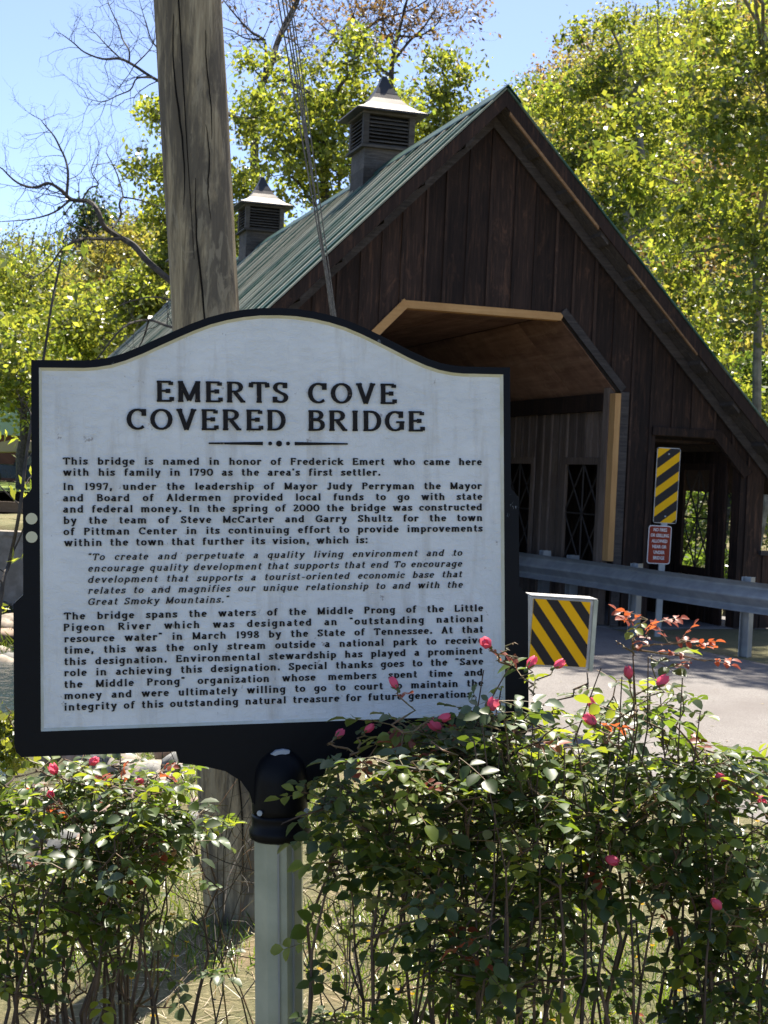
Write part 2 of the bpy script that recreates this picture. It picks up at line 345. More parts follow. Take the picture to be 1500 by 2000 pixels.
# boards of the gable, one object each
BRK = sorted([UC+s*b for s in (-1, 1) for b in (OPEN_T, OPEN_W, 2.30, 3.09, 3.50, 3.83, 4.22)] + [UC])
HH = {-1: HWL, 1: HW}
def strips(x0, x1):    # cut a board at the profile's breaks, return list of polygons (x,z)
    bs = [x0]+[b_ for b_ in BRK if x0+.012 < b_ < x1-.012]+[x1]; out = []
    for a, c_ in zip(bs[:-1], bs[1:]):
        wm = abs((a+c_)/2-UC); wa, wc = abs(a-UC), abs(c_-UC)
        ta, tc_ = rake_z(wa), rake_z(wc)
        if wm < OPEN_W:
            e_ = 1e-6; za = open_z(min(wa, OPEN_W-e_)); zc = open_z(min(wc, OPEN_W-e_)); out.append([(a, za), (c_, zc), (c_, tc_), (a, ta)])
        elif 2.30 < wm < 3.50 and a > UC:
            f = lambda w_: 2.34 if w_ < 3.09 else 2.34+(1.90-2.34)*(w_-3.09)/.41
            out.append([(a, f(wa)), (c_, f(wc)), (c_, tc_), (a, ta)])
        elif 3.83 < wm < 4.22:
            out.append([(a, .02), (c_, .02), (c_, .93), (a, .93)])
            if min(ta, tc_) > 1.9: out.append([(a, 1.88), (c_, 1.88), (c_, tc_), (a, ta)])
        else: out.append([(a, .02), (c_, .02), (c_, max(tc_, .5)), (a, max(ta, .5))])
    return out
x = UC-2.55; k = 0
while x < UC+HW-.05:
    wdt = random.choice([.24, .27, .27, .29, .31]); x1 = min(x+wdt, UC+HW-.05); dy = random.uniform(-.004, .006)
    mb = MB()
    for poly in strips(x+.004, x1-.004): mb.prism(poly, VG+dy, VG+.025+dy)
    mb.obj('wall_board', M['board'], bridge)
    mb = MB(); bw = random.uniform(.012, .021)
    for poly in strips(x-bw, x+bw): mb.prism(poly, VG-.022+dy*.5, VG-.0055)
    mb.obj('batten', M['batten'], bridge); x = x1
# backing frame behind the boards so that no light leaks through
# portal trim
tr = MB(); tr.prism([(UC-OPEN_T-.04, OPEN_Z), (UC+OPEN_T+.04, OPEN_Z-.0), (UC+OPEN_T, OPEN_Z-.085), (UC-OPEN_T, OPEN_Z-.085)], VG-.03, VG+.09)
bevel(tr.obj('portal_trim', M['fresh'], bridge), .003); 
for s_g, mt in ((-1, 'fresh'), (1, 'rake')):
    a = (UC+s_g*OPEN_T, OPEN_Z); b_ = (UC+s_g*OPEN_W, CH_Z); nrm = (s_g*.727, .687); w_in = .075 if s_g < 0 else .0
    w_o = .02 if s_g < 0 else .085
    tr = MB(); tr.prism([(a[0]-nrm[0]*w_in, a[1]-nrm[1]*w_in), (b_[0]-nrm[0]*w_in, b_[1]-nrm[1]*w_in), (b_[0]+nrm[0]*w_o, b_[1]+nrm[1]*w_o), (a[0]+nrm[0]*w_o, a[1]+nrm[1]*w_o)], VG-.034, VG+.088)
    o = bevel(tr.obj('portal_trim', M[mt], bridge), .003)
    if s_g > 0: o['label'] = 'weathered grey corner trim of the portal'
for s_g in (-1, 1):
    tr = MB(); xa = UC+s_g*OPEN_W; tr.box(min(xa, xa+s_g*.11), max(xa, xa+s_g*.11), VG-.032, VG-.006, .02, CH_Z)
    bevel(tr.obj('portal_trim', M['rake'], bridge), .003)
    tr = MB(); tr.box(min(xa, xa-s_g*.075), max(xa, xa-s_g*.075), VG-.036, VG+.12, .80, CH_Z-.02)
    bevel(tr.obj('jamb_strip', M['freshv'], bridge), .003)
    tr = MB(); tr.box(min(xa-s_g*.09, xa-s_g*.002), max(xa-s_g*.09, xa-s_g*.002), VG+.125, VG+.26, .02, CH_Z+.05); tr.obj('portal_post', M['inner'], bridge)
    if s_g < 0: continue
    # walkway lintel, brace and post
    tr = MB(); xa, xb = UC+s_g*2.24, UC+s_g*3.16; tr.box(min(xa, xb), max(xa, xb), VG-.05, VG-.023, 2.345, 2.445); bevel(tr.obj('walkway_lintel', M['board'], bridge), .004)
    tr = MB(); tr.prism([(UC+s_g*3.09, 2.345), (UC+s_g*3.52, 1.88), (UC+s_g*3.62, 1.96), (UC+s_g*3.17, 2.43)], VG-.054, VG-.024); bevel(tr.obj('corner_brace', M['board'], bridge), .004)
    tr = MB(); xa, xb = UC+s_g*3.51, UC+s_g*3.82; tr.box(min(xa, xb), max(xa, xb), VG+.03, VG+.22, -.0, 2.2); tr.obj('corner_post', M['board'], bridge)
    tr = MB(); xa, xb = UC+s_g*3.80, UC+s_g*4.30; tr.box(min(xa, xb), max(xa, xb), VG-.06, VG+.08, .93, .985); tr.obj('rail_cap', M['rake'], bridge)
# roof sheets: corrugated, each a part with shared mesh
SW = .405
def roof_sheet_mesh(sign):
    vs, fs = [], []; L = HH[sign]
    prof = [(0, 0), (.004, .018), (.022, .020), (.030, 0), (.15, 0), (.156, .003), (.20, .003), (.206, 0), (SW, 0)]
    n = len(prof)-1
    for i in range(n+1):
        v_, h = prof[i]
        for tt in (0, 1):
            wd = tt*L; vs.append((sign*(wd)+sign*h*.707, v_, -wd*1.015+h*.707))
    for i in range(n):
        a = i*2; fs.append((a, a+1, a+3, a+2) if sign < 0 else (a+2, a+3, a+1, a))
    return mk('roof_sheet', vs, fs, mats=[M['roof'], M['rib_glint']], midx=[1 if i < 3 else 0 for i in range(n)])
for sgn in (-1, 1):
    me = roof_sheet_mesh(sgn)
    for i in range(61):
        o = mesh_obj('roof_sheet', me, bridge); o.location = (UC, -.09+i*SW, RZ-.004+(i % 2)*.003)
ml = MB()
ml.prism([(UC-.17, RZ-.145), (UC-.165, RZ-.125), (UC, RZ+.045), (UC+.165, RZ-.125), (UC+.17, RZ-.145), (UC, RZ+.03)], -.11, 61*SW-.07); ml.obj('ridge_cap', M['roof'], bridge)
# roof deck, fascia, soffit purlins
for sgn in (-1, 1):
    def slab(name, mat, w0, w1, d0, d1, v0, v1, lab=None):   # piece parallel to the roof slope; d = depth below the sheet (vertical)
        z = lambda w_, d: RZ-w_*1.015-d
        mb = MB(); mb.prism([(UC+sgn*w0, z(w0, d0)), (UC+sgn*w1, z(w1, d0)), (UC+sgn*w1, z(w1, d1)), (UC+sgn*w0, z(w0, d1))], v0, v1)
        o = mb.obj(name, mat, bridge)
        if lab: o['label'] = lab
        return o
    H_ = HH[sgn]
    slab('roof_deck', M['board'], .0, H_, .022, .05, -.04, 61*SW-.12)
    slab('fascia_board', M['board'], .0, H_, .02, .20, -.075, -.045)
    slab('frieze_board', M['rake'], .0, H_-.15, .215, .36, VG-.075, VG-.05)
    slab('soffit_board', M['rake'], .0, H_-.05, .175, .20, -.042, .12)
    slab('soffit_board', M['rake'], .0, H_-.05, .18, .205, .13, VG-.052)
    if sgn > 0:
        slab('bare_strip', M['strip'], .05, 1.22, .203, .245, -.078, -.045, 'upper orange brown wood strip under the roof edge')
        slab('bare_strip', M['strip'], 1.62, 2.58, .203, .232, -.078, -.045, 'lower orange brown wood strip under the roof edge')
    for k in range(9 if sgn > 0 else 6):
        wk = .35+k*.46; slab('purlin_end', M['rake'], wk, wk+.10, .206, .25, -.03, VG-.08)
# scalloped weathering blocks under the left barge board
for k in range(22):
    wk = .16+k*.105; z = RZ-wk*1.015-.205
    mb = MB(); mb.prism([(UC-wk, z), (UC-wk-.06, z-.061), (UC-wk-.065, z-.012-.061)], -.070, -.05); mb.obj('scallop', M['rake'], bridge)
# deck, girders, plywood ceiling
mb = MB(); mb.box(UC-2.5, UC+HW-.1, VG+.03, LEN, -.10, .012); mb.obj('deck', M['asphalt'], bridge)
for k in range(5):
    mb = MB(); xg = UC-2.2+k*1.5; mb.box(xg-.15, xg+.15, 1.25, LEN-.6, -.16, -.102); mb.box(xg-.02, xg+.02, 1.25, LEN-.6, -.95, -.16); mb.box(xg-.15, xg+.15, 1.25, LEN-.6, -1.0, -.95); mb.obj('girder', M['void'], bridge)
for v0 in (.05, LEN-.55):
    mb = MB(); mb.box(UC-2.9, UC+HW+.1, v0+.3, v0+1.2, -3.4, -.104); mb.obj('abutment', M['concrete'], bridge)
mb = MB(); mb.box(UC-4.3, UC-3.0, -.6, -.15, -3, -.35); mb.obj('wing_wall', M['concrete'], bridge)
PL = 2.44; v = VG+.10; k = 0
while v < 20:
    for nm, pa, pb in (('l', (UC-OPEN_W+.02, CH_Z), (UC-OPEN_T, OPEN_Z-.01)), ('f', (UC-OPEN_T+.02, OPEN_Z-.01), (UC-.004, OPEN_Z-.01)), ('g', (UC+.004, OPEN_Z-.01), (UC+OPEN_T-.035, OPEN_Z-.01)), ('r', (UC+OPEN_T, OPEN_Z-.01), (UC+OPEN_W-.02, CH_Z))):
        off = 1.22 if nm in 'gr' else 0
        mb = MB(); y0 = v+.004-(off if k else 0); y1 = v+PL-.004-off
        a, b_ = Vector((pa[0], 0, pa[1])), Vector((pb[0], 0, pb[1])); d = (b_-a).normalized(); n_ = Vector((-d.z, 0, d.x)); n_ = n_ if n_.z > 0 else -n_
        a2 = a+d*.003; b2 = b_-d*.003
        mb.prism([(a2.x, a2.z), (b2.x, b2.z), (b2.x+n_.x*.014, b2.z+n_.z*.014), (a2.x+n_.x*.014, a2.z+n_.z*.014)], max(y0, VG+.10), y1); mb.obj('ceiling_panel', M['ply'], bridge)
    v += PL; k += 1
# long walls: near part board by board, further part joined
WINS = [(.75+2.1*i+0.0, 1.80+2.1*i) for i in range(11)]
WOUT = [(.94, 1.69), (2.9, 3.3), (11, 12), (15, 16)]
def wall_along(u, t, zt, z_top, near_to, mat, face, first=VG+.27, WINS=WINS):
    v = first; far = MB()
    while v < LEN-.1:
        wv = random.choice([.19, .24, .27]); v1 = min(v+wv, LEN-.1)
        cuts = [v]+[c_ for w_ in WINS for c_ in w_ if v+.01 < c_ < v1-.01]+[v1]
        mb = MB()
        for a, c_ in zip(cuts[:-1], cuts[1:]):
            m_ = (a+c_)/2; inw = any(w0 < m_ < w1 for w0, w1 in WINS)
            rs = [(.012, .68), (1.99, z_top)] if inw else [(.012, z_top)]
            for z0, z1 in rs:
                if v < near_to: mb = MB(); mb.box(u, u+t, a+.003, c_-.003, z0, z1); mb.obj('wall_board', mat, bridge)
                else: far.box(u, u+t, a+.003, c_-.003, z0, z1)
        if v < near_to:
            bt = MB(); inw = any(w0-.02 < v < w1+.02 for w0, w1 in WINS)
            for z0, z1 in ([(.012, .68), (1.99, z_top)] if inw else [(.012, z_top)]): bt.box(u-face*.02 if face > 0 else u+t, u if face > 0 else u+t+.02, v-.02, v+.02, z0, z1)
            bt.obj('batten', mat, bridge)
        v = v1
    if far.v: tag(far.obj('wall_planking', mat, bridge), kind='stuff')
wall_along(UC+OPEN_W+.0, .03, 0, 2.9, 6.5, M['inner'], 1)
wall_along(UC+3.46, .03, 0, 2.2, 5.0, M['board'], 1, WINS=WOUT)
wall_along(UC-OPEN_W-.03, .03, 0, 2.9, 0, M['inner'], -1)
wall_along(UC-2.5, .03, 0, 3.3, 0, M['board'], -1)
# window frames and wire lattice
for (ux, lst) in ((UC+OPEN_W-.012, WINS[:4]), (UC+3.448, WOUT[:2])):
    for (w0, w1) in lst:
        fr = MB()
        for a in (w0-.045, w1-.045): fr.box(ux-.03, ux-.001, a, a+.09, .62, 2.05)
        fr.box(ux-.03, ux-.001, w0+.047, w1-.047, 1.96, 2.05); fr.box(ux-.03, ux-.001, w0+.047, w1-.047, .62, .71)
        fo = fr.obj('window_frame', M['inner'] if ux < .5 else M['board'], bridge)
        wi = MB(); cx_, cz = (w0+w1)/2, 1.34
        for a, b_ in (((w0, .70), (w1, 1.97)), ((w0, 1.97), (w1, .70)), ((cx_, .70), (cx_, 1.97)), ((w0, cz), (w1, cz)), ((cx_, 1.97), (w0, cz)), ((cx_, 1.97), (w1, cz)), ((cx_, .70), (w0, cz)), ((cx_, .70), (w1, cz))):
            wi.tube([(ux+.01, a[0], a[1]), (ux+.01, b_[0], b_[1])], .011, 5)
        lo = wi.obj('wire_lattice', M['wire'], fo)
# header beams inside
for uu in (UC+OPEN_W-.10, UC-OPEN_W+.02):
    mb = MB(); mb.box(uu, uu+.08, VG+.28, LEN-.2, 2.62, 2.83); mb.obj('header_beam', M['board'], bridge)
mb = MB(); mb.box(UC+2.32, UC+3.44, VG+.3, LEN-.2, 2.28, 2.31); mb.obj('walkway_ceiling', M['board'], bridge)
# cupolas
def cupola(vc, i):
    hw, hb = .385, .345
    root = bpy.data.objects.new('cupola', None); root.empty_display_size = .2; link(root, bridge); root.location = (UC+.04, vc, 0)
    def part(mb, name, mat, smooth=False): return mb.obj(name, mat, root, smooth)
    for z0, z1, dd in ((5.55, 5.80, 0), (5.803, 6.10, .004), (6.103, 6.39, 0)):
        mb = MB(); h = hb+dd; mb.box(-h, h, -h, h, z0, z1); part(mb, 'base_board', M['cupwood'])
    mb = MB(); mb.box(-hw-.03, hw+.03, -hw-.03, hw+.03, 6.39, 6.425); part(mb, 'sill', M['cupwood'])
    mb = MB(); mb.box(-hw-.02, hw+.02, -hw-.02, hw+.02, 6.87, 6.93); part(mb, 'head', M['cupwood'])
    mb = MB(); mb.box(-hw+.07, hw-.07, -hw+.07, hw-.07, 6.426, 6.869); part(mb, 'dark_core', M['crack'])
    for sx in (-1, 1):
        for sy in (-1, 1):
            mb = MB(); mb.box(min(sx*hw, sx*(hw-.085)), max(sx*hw, sx*(hw-.085)), min(sy*hw, sy*(hw-.085)), max(sy*hw, sy*(hw-.085)), 6.426, 6.869); part(mb, 'corner_board', M['cupwood'])
    sl_ = MB(); sl_.add([(-hw+.09, -.028, -.016), (hw-.09, -.028, -.016), (hw-.09, .028, .016), (-hw+.09, .028, .016), (-hw+.09, -.028, -.005), (hw-.09, -.028, -.005), (hw-.09, .028, .027), (-hw+.09, .028, .027)], [(0,3,2,1),(4,5,6,7),(0,1,5,4),(1,2,6,5),(2,3,7,6),(3,0,4,7)])
    me = sl_.mesh('louvre', M['cupwood'])
    for face in range(4):
        for k in range(8):
            o = mesh_obj('louvre', me, root); a = face*math.pi/2; rr = hw-.035
            o.location = (math.sin(a)*rr, -math.cos(a)*rr, 6.445+k*.053); o.rotation_euler = (random.uniform(-.12, .12), random.uniform(-.012, .012), a)
    # bell-cast metal roof
    prof = [(.54, 6.90), (.53, 6.925), (.40, 6.985), (.30, 7.06), (.215, 7.155), (.155, 7.25)]
    cap = [(.163, 7.24), (.11, 7.335), (.065, 7.43), (.03, 7.52), (.004, 7.53)]
    for nm, pr, mt in (('bell_roof', prof, 'lead'), ('roof_cap', cap, 'leadcap')):
        vs, fs = [], []
        for r, z in pr: vs += [(-r, -r, z), (r, -r, z), (r, r, z), (-r, r, z)]
        for j in range(len(pr)-1):
            for c_ in range(4): fs.append((j*4+c_, j*4+(c_+1) % 4, (j+1)*4+(c_+1) % 4, (j+1)*4+c_))
        fs.append((3, 2, 1, 0))
        mesh_obj(nm, mk(nm, vs, fs, M[mt]), root)
    return root
for i, vc in enumerate((5.0, 13.2, 21.6)): cupola(vc, i)

# ------------------------------------------------------------------ guardrails
def w_beam(path, ztop, name, parent, side=1):
    prof = [(.0, -.156), (.018, -.150), (.075, -.112), (.083, -.097), (.075, -.082), (.012, -.022), (.0, 0), (.012, .022), (.075, .082), (.083, .097), (.075, .112), (.018, .150), (.0, .156)]
    vs, n = [], len(prof)
    for i, (x, y) in enumerate(path):
        a = Vector(path[max(i-1, 0)]); b_ = Vector(path[min(i+1, len(path)-1)]); d = (b_-a).normalized(); nn = Vector((d.y, -d.x))*side
        for t_, h in prof: vs.append((x+nn.x*t_, y+nn.y*t_, ztop-.156+h))
        for t_, h in prof: vs.append((x+nn.x*(t_-.004), y+nn.y*(t_-.004), ztop-.156+h))
    m2 = 2*n; fs = []
    for i in range(len(path)-1):
        for k in range(n-1):
            fs.append((i*m2+k, i*m2+k+1, (i+1)*m2+k+1, (i+1)*m2+k)); fs.append((i*m2+n+k+1, i*m2+n+k, (i+1)*m2+n+k, (i+1)*m2+n+k+1))
        fs.append((i*m2+n-1, i*m2+2*n-1, (i+1)*m2+2*n-1, (i+1)*m2+n-1)); fs.append((i*m2, (i+1)*m2, (i+1)*m2+n, i*m2+n))
    return mesh_obj(name, mk(name, vs, fs, M['galv'], smooth=True), parent)
def smooth_path(pts, n=8):
    out = []
    P = [Vector(p) for p in pts]
    for i in range(len(P)-1):
        p0, p1, p2, p3 = P[max(i-1, 0)], P[i], P[i+1], P[min(i+2, len(P)-1)]
        for k in range(n):
            t_ = k/n; out.append(.5*((2*p1)+(p2-p0)*t_+(2*p0-5*p1+4*p2-p3)*t_*t_+(3*p1-p0-3*p2+p3)*t_**3))
    out.append(P[-1]); return out
ri = [BW(-.18, 6)[:2], BW(-.18, 3)[:2], (1.74, 19.2), (2.24, 18.2), (2.70, 17.2), (3.15, 16.1), (3.75, 14.95), (4.7, 13.6), (6.2, 12.0), (8.5, 10.0)]
gr = empty('guardrail', (3.15, 16.1, 0), 0, 'grey steel guardrail flaring out from the right side of the bridge portal', 'guardrail')
def rel(o, root): o.matrix_parent_inverse = Matrix.Translation(-root.location); return o
path = smooth_path(ri); rel(w_beam(path, .80, 'rail_beam', gr, -1), gr)
def steel_post(x, y, rz, root, h=.84, z0=-.3):
    mb = MB(); mb.box(-.06, .06, -.05, -.043, z0, h); mb.box(-.06, .06, .043, .05, z0, h); mb.box(-.004, .004, -.043, .043, z0, h)
    o = mb.obj('post', M['galv'], root); o.location = Vector((x, y, 0))-root.location; o.rotation_euler = (0, 0, rz)
    return o
for (x, y, rz) in ((3.80, 15.35, .95), (2.36, 18.35, .5), (2.12, 19.3, .4), (2.93, 17.05, .9), (5.1, 13.35, .9), (6.7, 11.8, .8)):
    steel_post(x, y, rz, gr, .83)
for i in range(6, len(path)-4, 5):
    x, y = path[i]; a = (Vector(path[i+1])-Vector(path[i-1])).normalized(); nn = Vector((-a.y, a.x))
    mb = MB(); mb.lathe([(.014, 0), (.014, .008), (.006, .014)], 8); o = mb.obj('bolt', M['bolt'], gr)
    o.location = Vector((x+nn.x*.004, y+nn.y*.004, .644))-gr.location; o.rotation_euler = Vector((nn.x, nn.y, 0)).to_track_quat('Z', 'Y').to_euler()
lap = 34; a_l = path[lap]; b_l = path[lap+1]; rel(w_beam([Vector(a_l)*1.0, Vector(a_l).lerp(Vector(b_l), .55)], .8015, 'splice_plate', gr, -1), gr)
# near guardrail ending in a striped impact head
gh = empty('guardrail', (1.2, 10.0, 0), 0, 'near guardrail ending in a square head with yellow and black stripes behind the marker', 'guardrail')
hd_rot = R(7); ca, sa = math.cos(hd_rot), math.sin(hd_rot)
hx0, hx1 = -.205, .235
def hp(mb, name, mat): o = mb.obj(name, mat, gh); o.rotation_euler = (0, R(1.5), hd_rot); return o
mb = MB(); mb.box(hx0, hx1, 0, .20, .46, .935); bevel(hp(mb, 'impact_head', M['alu']), .008)
mb = MB(); mb.box(hx0-.006, hx1+.010, -.012, .21, .9352, .942); hp(mb, 'head_cap', M['alu'])
mb = MB(); mb.box(hx1-.012, hx1+.016, -.010, .20, .452, .934); hp(mb, 'head_flange', M['galvpost'])
mb = MB(); mb.box(hx0+.012, hx1-.035, -.006, -.002, .475, .918, 0)
x0, x1, z0, z1 = hx0+.012, hx1-.035, .475, .918
stripe = hp(mb, 'striped_sheet', M['yellow'])
def clip_poly(poly, f):
    out = []
    for i in range(len(poly)):
        a, b_ = poly[i], poly[(i+1) % len(poly)]; fa, fb = f(a), f(b_)
        if fa >= 0: out.append(a)
        if (fa >= 0) != (fb >= 0):
            tt = fa/(fa-fb); out.append((a[0]+(b_[0]-a[0])*tt, a[1]+(b_[1]-a[1])*tt))
    return out
def stripes(parent, x0, x1, z0, z1, slope, c0, per, wd, y, mat):
    # bands c0 + k*per < z - slope*x < ... + wd
    for k in range(-8, 9):
        lo = c0+k*per; hi = lo+wd; poly = [(x0, z0), (x1, z0), (x1, z1), (x0, z1)]
        poly = clip_poly(poly, lambda q: q[1]-slope*q[0]-lo)
        if poly: poly = clip_poly(poly, lambda q: hi-(q[1]-slope*q[0]))
        if len(poly) > 2:
            mb = MB(); mb.prism(poly, y, y+.0015); o = mb.obj('stripe', mat, parent)
stripes(stripe, x0+.001, x1-.001, z0+.001, z1-.001, -1.28, .575, .205, .102, -.0085, M['blk'])
li = smooth_path([(1.2, 10.35), (.6, 12.0), (-.1, 14.2), (-.72, 16.3)]); rel(w_beam(li, .80, 'rail_beam', gh, 1), gh)
for (x, y) in ((1.02, 10.9), (.45, 12.6), (-.05, 14.2), (-.5, 15.7)): steel_post(x-.1, y, .35, gh, .82)

# ------------------------------------------------------------------ road signs at the portal
def rrect(x0, x1, z0, z1, r, n=4):
    out = []
    for cx_, cz, a0 in ((x1-r, z0+r, -90), (x1-r, z1-r, 0), (x0+r, z1-r, 90), (x0+r, z0+r, 180)):
        for k in range(n+1):
            a = R(a0+90*k/n); out.append((cx_+r*math.cos(a), cz+r*math.sin(a)))
    return out
sg = empty('object_marker_sign', (3.205, 17.02, 0), R(6), 'tall narrow sign with yellow and black diagonal stripes right of the bridge portal', 'road sign')
sg.rotation_euler = (0, R(.6), R(6))
mb = MB(); mb.prism(rrect(-.138, .138, 1.305, 2.172, .025), -.006, -.003); mb.obj('sign_backing', M['alu'], sg)
mb = MB(); mb.prism(rrect(-.130, .130, 1.313, 2.164, .020), -.009, -.0065); pn = mb.obj('striped_panel', M['yellow'], sg)
stripes(pn, -.1295, .1295, 1.3135, 2.1635, .80, 1.36, .2235, .118, -.0115, M['blk'])
for z in (2.10, 1.385):
    mb = MB(); mb.lathe([(.011, 0), (.011, .004), (.005, .007)], 8); o = mb.obj('bolt', M['bolt'], sg); o.location = (0, -.0118, z); o.rotation_euler = (R(90), 0, 0)
mb = MB(); mb.box(-.032, .032, .0, .004, -.3, 2.15); mb.box(-.036, -.032, -.0, .03, -.3, 2.15); mb.box(.032, .036, -.0, .03, -.3, 2.15); mb.obj('post', M['galv'], sg)
ns = empty('notice_sign', (3.155, 17.0, 0), R(6), 'small brown notice sign with white letters below the striped sign', 'sign'); ns.rotation_euler = (0, R(.6), R(6))
mb = MB(); mb.prism(rrect(-.135, .135, .838, 1.278, .03), -.006, -.003); mb.obj('sign_backing', M['whitep'], ns)
mb = MB(); mb.prism(rrect(-.125, .125, .848, 1.268, .024), -.009, -.0065); mb.obj('brown_face', M['brown'], ns)
dg = None
for k, txt in enumerate(("NO FIRES", "OR GRILLING", "ALLOWED", "NEAR OR", "UNDER", "BRIDGE")):
    cu = bpy.data.curves.new('legend', 'FONT'); cu.body = txt; cu.size = .052; cu.align_x = 'CENTER'; cu.extrude = .0006; cu.resolution_u = 2; cu.offset = .0012
    tmp = bpy.data.objects.new('tmp', cu); col.objects.link(tmp); dg = bpy.context.evaluated_depsgraph_get()
    me = bpy.data.meshes.new_from_object(tmp.evaluated_get(dg)); bpy.data.objects.remove(tmp); me.materials.clear(); me.materials.append(M['whitep'])
    o = mesh_obj('legend_line', me, ns); o.rotation_euler = (R(90), 0, 0); o.location = (0, -.0105, 1.212-k*.0645)
    wd = max(v.co.x for v in me.vertices)-min(v.co.x for v in me.vertices); o.scale = (min(.74, .215/wd), 1.0, 1)

# ------------------------------------------------------------------ historical marker: stroke lettering
def arc(cx_, cy_, rx, ry, a0, a1, n=8): return [(cx_+rx*math.cos(R(a0+(a1-a0)*k/n)), cy_+ry*math.sin(R(a0+(a1-a0)*k/n))) for k in range(n+1)]
def glyphs(wv, wh, S):       # wv stem width, wh thin width, S serif half length
    hv, hh = wv/2, wh/2; X = .72
    def V(x, y0, y1, b='b', t='b'):
        out = [[(x, y0), (x, y1)]]
        for k, y in ((b, y0+hh), (t, y1-hh)):
            if k == 'b': out.append([(x-S-hv*.4, y), (x+S+hv*.4, y)])
            elif k == 'l': out.append([(x-S-hv*.4, y), (x+hv, y)])
            elif k == 'r': out.append([(x-hv, y), (x+S+hv*.4, y)])
        return out
    def H(x0, x1, y): return [[(x0, y), (x1, y)]]
    def tick(x, y0, y1): return [[(x, y0), (x, y1)]]
    o = hh; G = {}
    G['E'] = (.82, V(.17, 0, 1, 'b', 'b')+H(.17, .70, 1-o)+H(.17, .58, .52)+H(.17, .74, o)+[[(.70, 1-o), (.70, .80)], [(.57, .62), (.57, .42)], [(.74, o), (.74, .23)]])
    G['F'] = (.78, V(.17, 0, 1, 'b', 'b')+H(.17, .70, 1-o)+H(.17, .56, .52)+[[(.70, 1-o), (.70, .78)], [(.56, .62), (.56, .42)]])
    G['L'] = (.80, V(.17, 0, 1, 'b', 'b')+H(.17, .72, o)+[[(.72, o), (.72, .26)]])
    G['M'] = (1.12, V(.16, 0, 1, 'b', 'l')+V(.96, 0, 1, 'b', 'r')+[[(.16, 1-o), (.56, .08)], [(.56, .08), (.96, 1-o)]])
    G['T'] = (.92, V(.46, 0, 1, 'b', '')+H(.08, .84, 1-o)+[[(.08, 1-o), (.06, .74)], [(.84, 1-o), (.86, .74)]])
    G['I'] = (.42, V(.21, 0, 1))
    G['J'] = (.62, [[(.40, 1), (.40, .25)]+arc(.22, .25, .18, .24, 0, -150, 6)]+H(.22, .56, 1-o)+[[(.08, .18), (.08, .22)]])
    G['P'] = (.82, V(.17, 0, 1)+[[(.17, 1-o), (.42, 1-o)]+arc(.42, .73, .28, .27-o, 90, -90)+[(.17, .46+o)]])
    G['R'] = (.94, V(.17, 0, 1)+[[(.17, 1-o), (.44, 1-o)]+arc(.44, .74, .27, .26-o, 90, -90)+[(.17, .48+o)]]+[[(.42, .50), (.78, o)]]+H(.70, .92, o))
    G['B'] = (.86, V(.17, 0, 1, 'l', 'l')+[[(.10, 1-o), (.42, 1-o)]+arc(.42, .76, .25, .24-o, 90, -90)+[(.17, .52+o)]]+[[(.17, .52), (.46, .52)]+arc(.46, .26+o/2, .28, .26-o/2, 90, -90)+[(.10, o)]])
    G['D'] = (.96, V(.17, 0, 1, 'l', 'l')+[[(.10, 1-o), (.40, 1-o)]+arc(.40, .5, .42, .5-o, 90, -90, 12)+[(.10, o)]])
    G['C'] = (.92, [arc(.50, .5, .41, .5-o, 48, 312, 14)]+[[(.79, .66), (.79, .98)]])
    G['G'] = (.98, [arc(.50, .5, .41, .5-o, 48, 335, 14)]+[[(.79, .66), (.79, .98)]]+H(.56, .96, .45)+[[(.83, .45), (.83, .08)]])
    G['O'] = (1.0, [arc(.50, .5, .42, .5-o, 0, 360, 18)])
    G['S'] = (.76, [arc(.38, .745, .25, .255-o, 40, 250, 9)+arc(.38, .26, .28, .26-o, 75, -145, 10)]+[[(.61, .72), (.61, .98)], [(.12, .02), (.12, .30)]])
    G['V'] = (.98, [[(.14, 1), (.49, .02)], [(.49, .02), (.84, 1)]]+H(.02, .30, 1-o)+H(.70, .96, 1-o))
    G['A'] = (.98, [[(.48, .98), (.14, 0)], [(.46, 1.0), (.82, 0)]]+H(.24, .70, .34)+H(.02, .28, o)+H(.68, .96, o))
    # lowercase
    G['a'] = (.74, [arc(.33, .54, .21, X-.54-o, 150, 0, 6)+[(.54, o*2)]]+H(.46, .68, o)+[arc(.31, .22, .20, .22-o, 80, 360, 10)+[(.53, .30)]]+[[(.30, .43), (.54, .45)]])
    G['b'] = (.80, V(.17, 0, 1.02, '', 'l')+[arc(.41, .36, .27, .36-o, 155, -155, 14)])
    G['c'] = (.68, [arc(.37, .36, .27, .36-o, 45, 315, 12)]+[[(.555, .46), (.555, .66)]])
    G['d'] = (.84, V(.62, 0, 1.02, 'r', 'l')+[arc(.37, .36, .27, .36-o, 25, 335, 14)])
    G['e'] = (.72, [[(.12, .38), (.60, .38)]+arc(.37, .36, .25, .36-o, 5, 318, 14)])
    G['f'] = (.56, V(.24, 0, .80, 'b', '')+[arc(.42, .80, .18, .20-o/2, 180, 40, 6)]+H(.08, .48, X-o))
    G['g'] = (.80, [arc(.36, .37, .26, .35-o, 0, 360, 14)]+[[(.60, .70), (.60, -.08)]+arc(.36, -.08, .24, .20, 0, -150, 7)]+H(.56, .76, X-o))
    G['h'] = (.88, V(.19, 0, 1.02, 'b', 'l')+[[(.19, .50)]+arc(.43, .48, .23, .24-o, 150, 0, 6)+[(.66, 0)]]+H(.54, .80, o))
    G['i'] = (.42, V(.21, 0, X, 'b', 'l')+[[(.21, .86), (.21, 1.03)]])
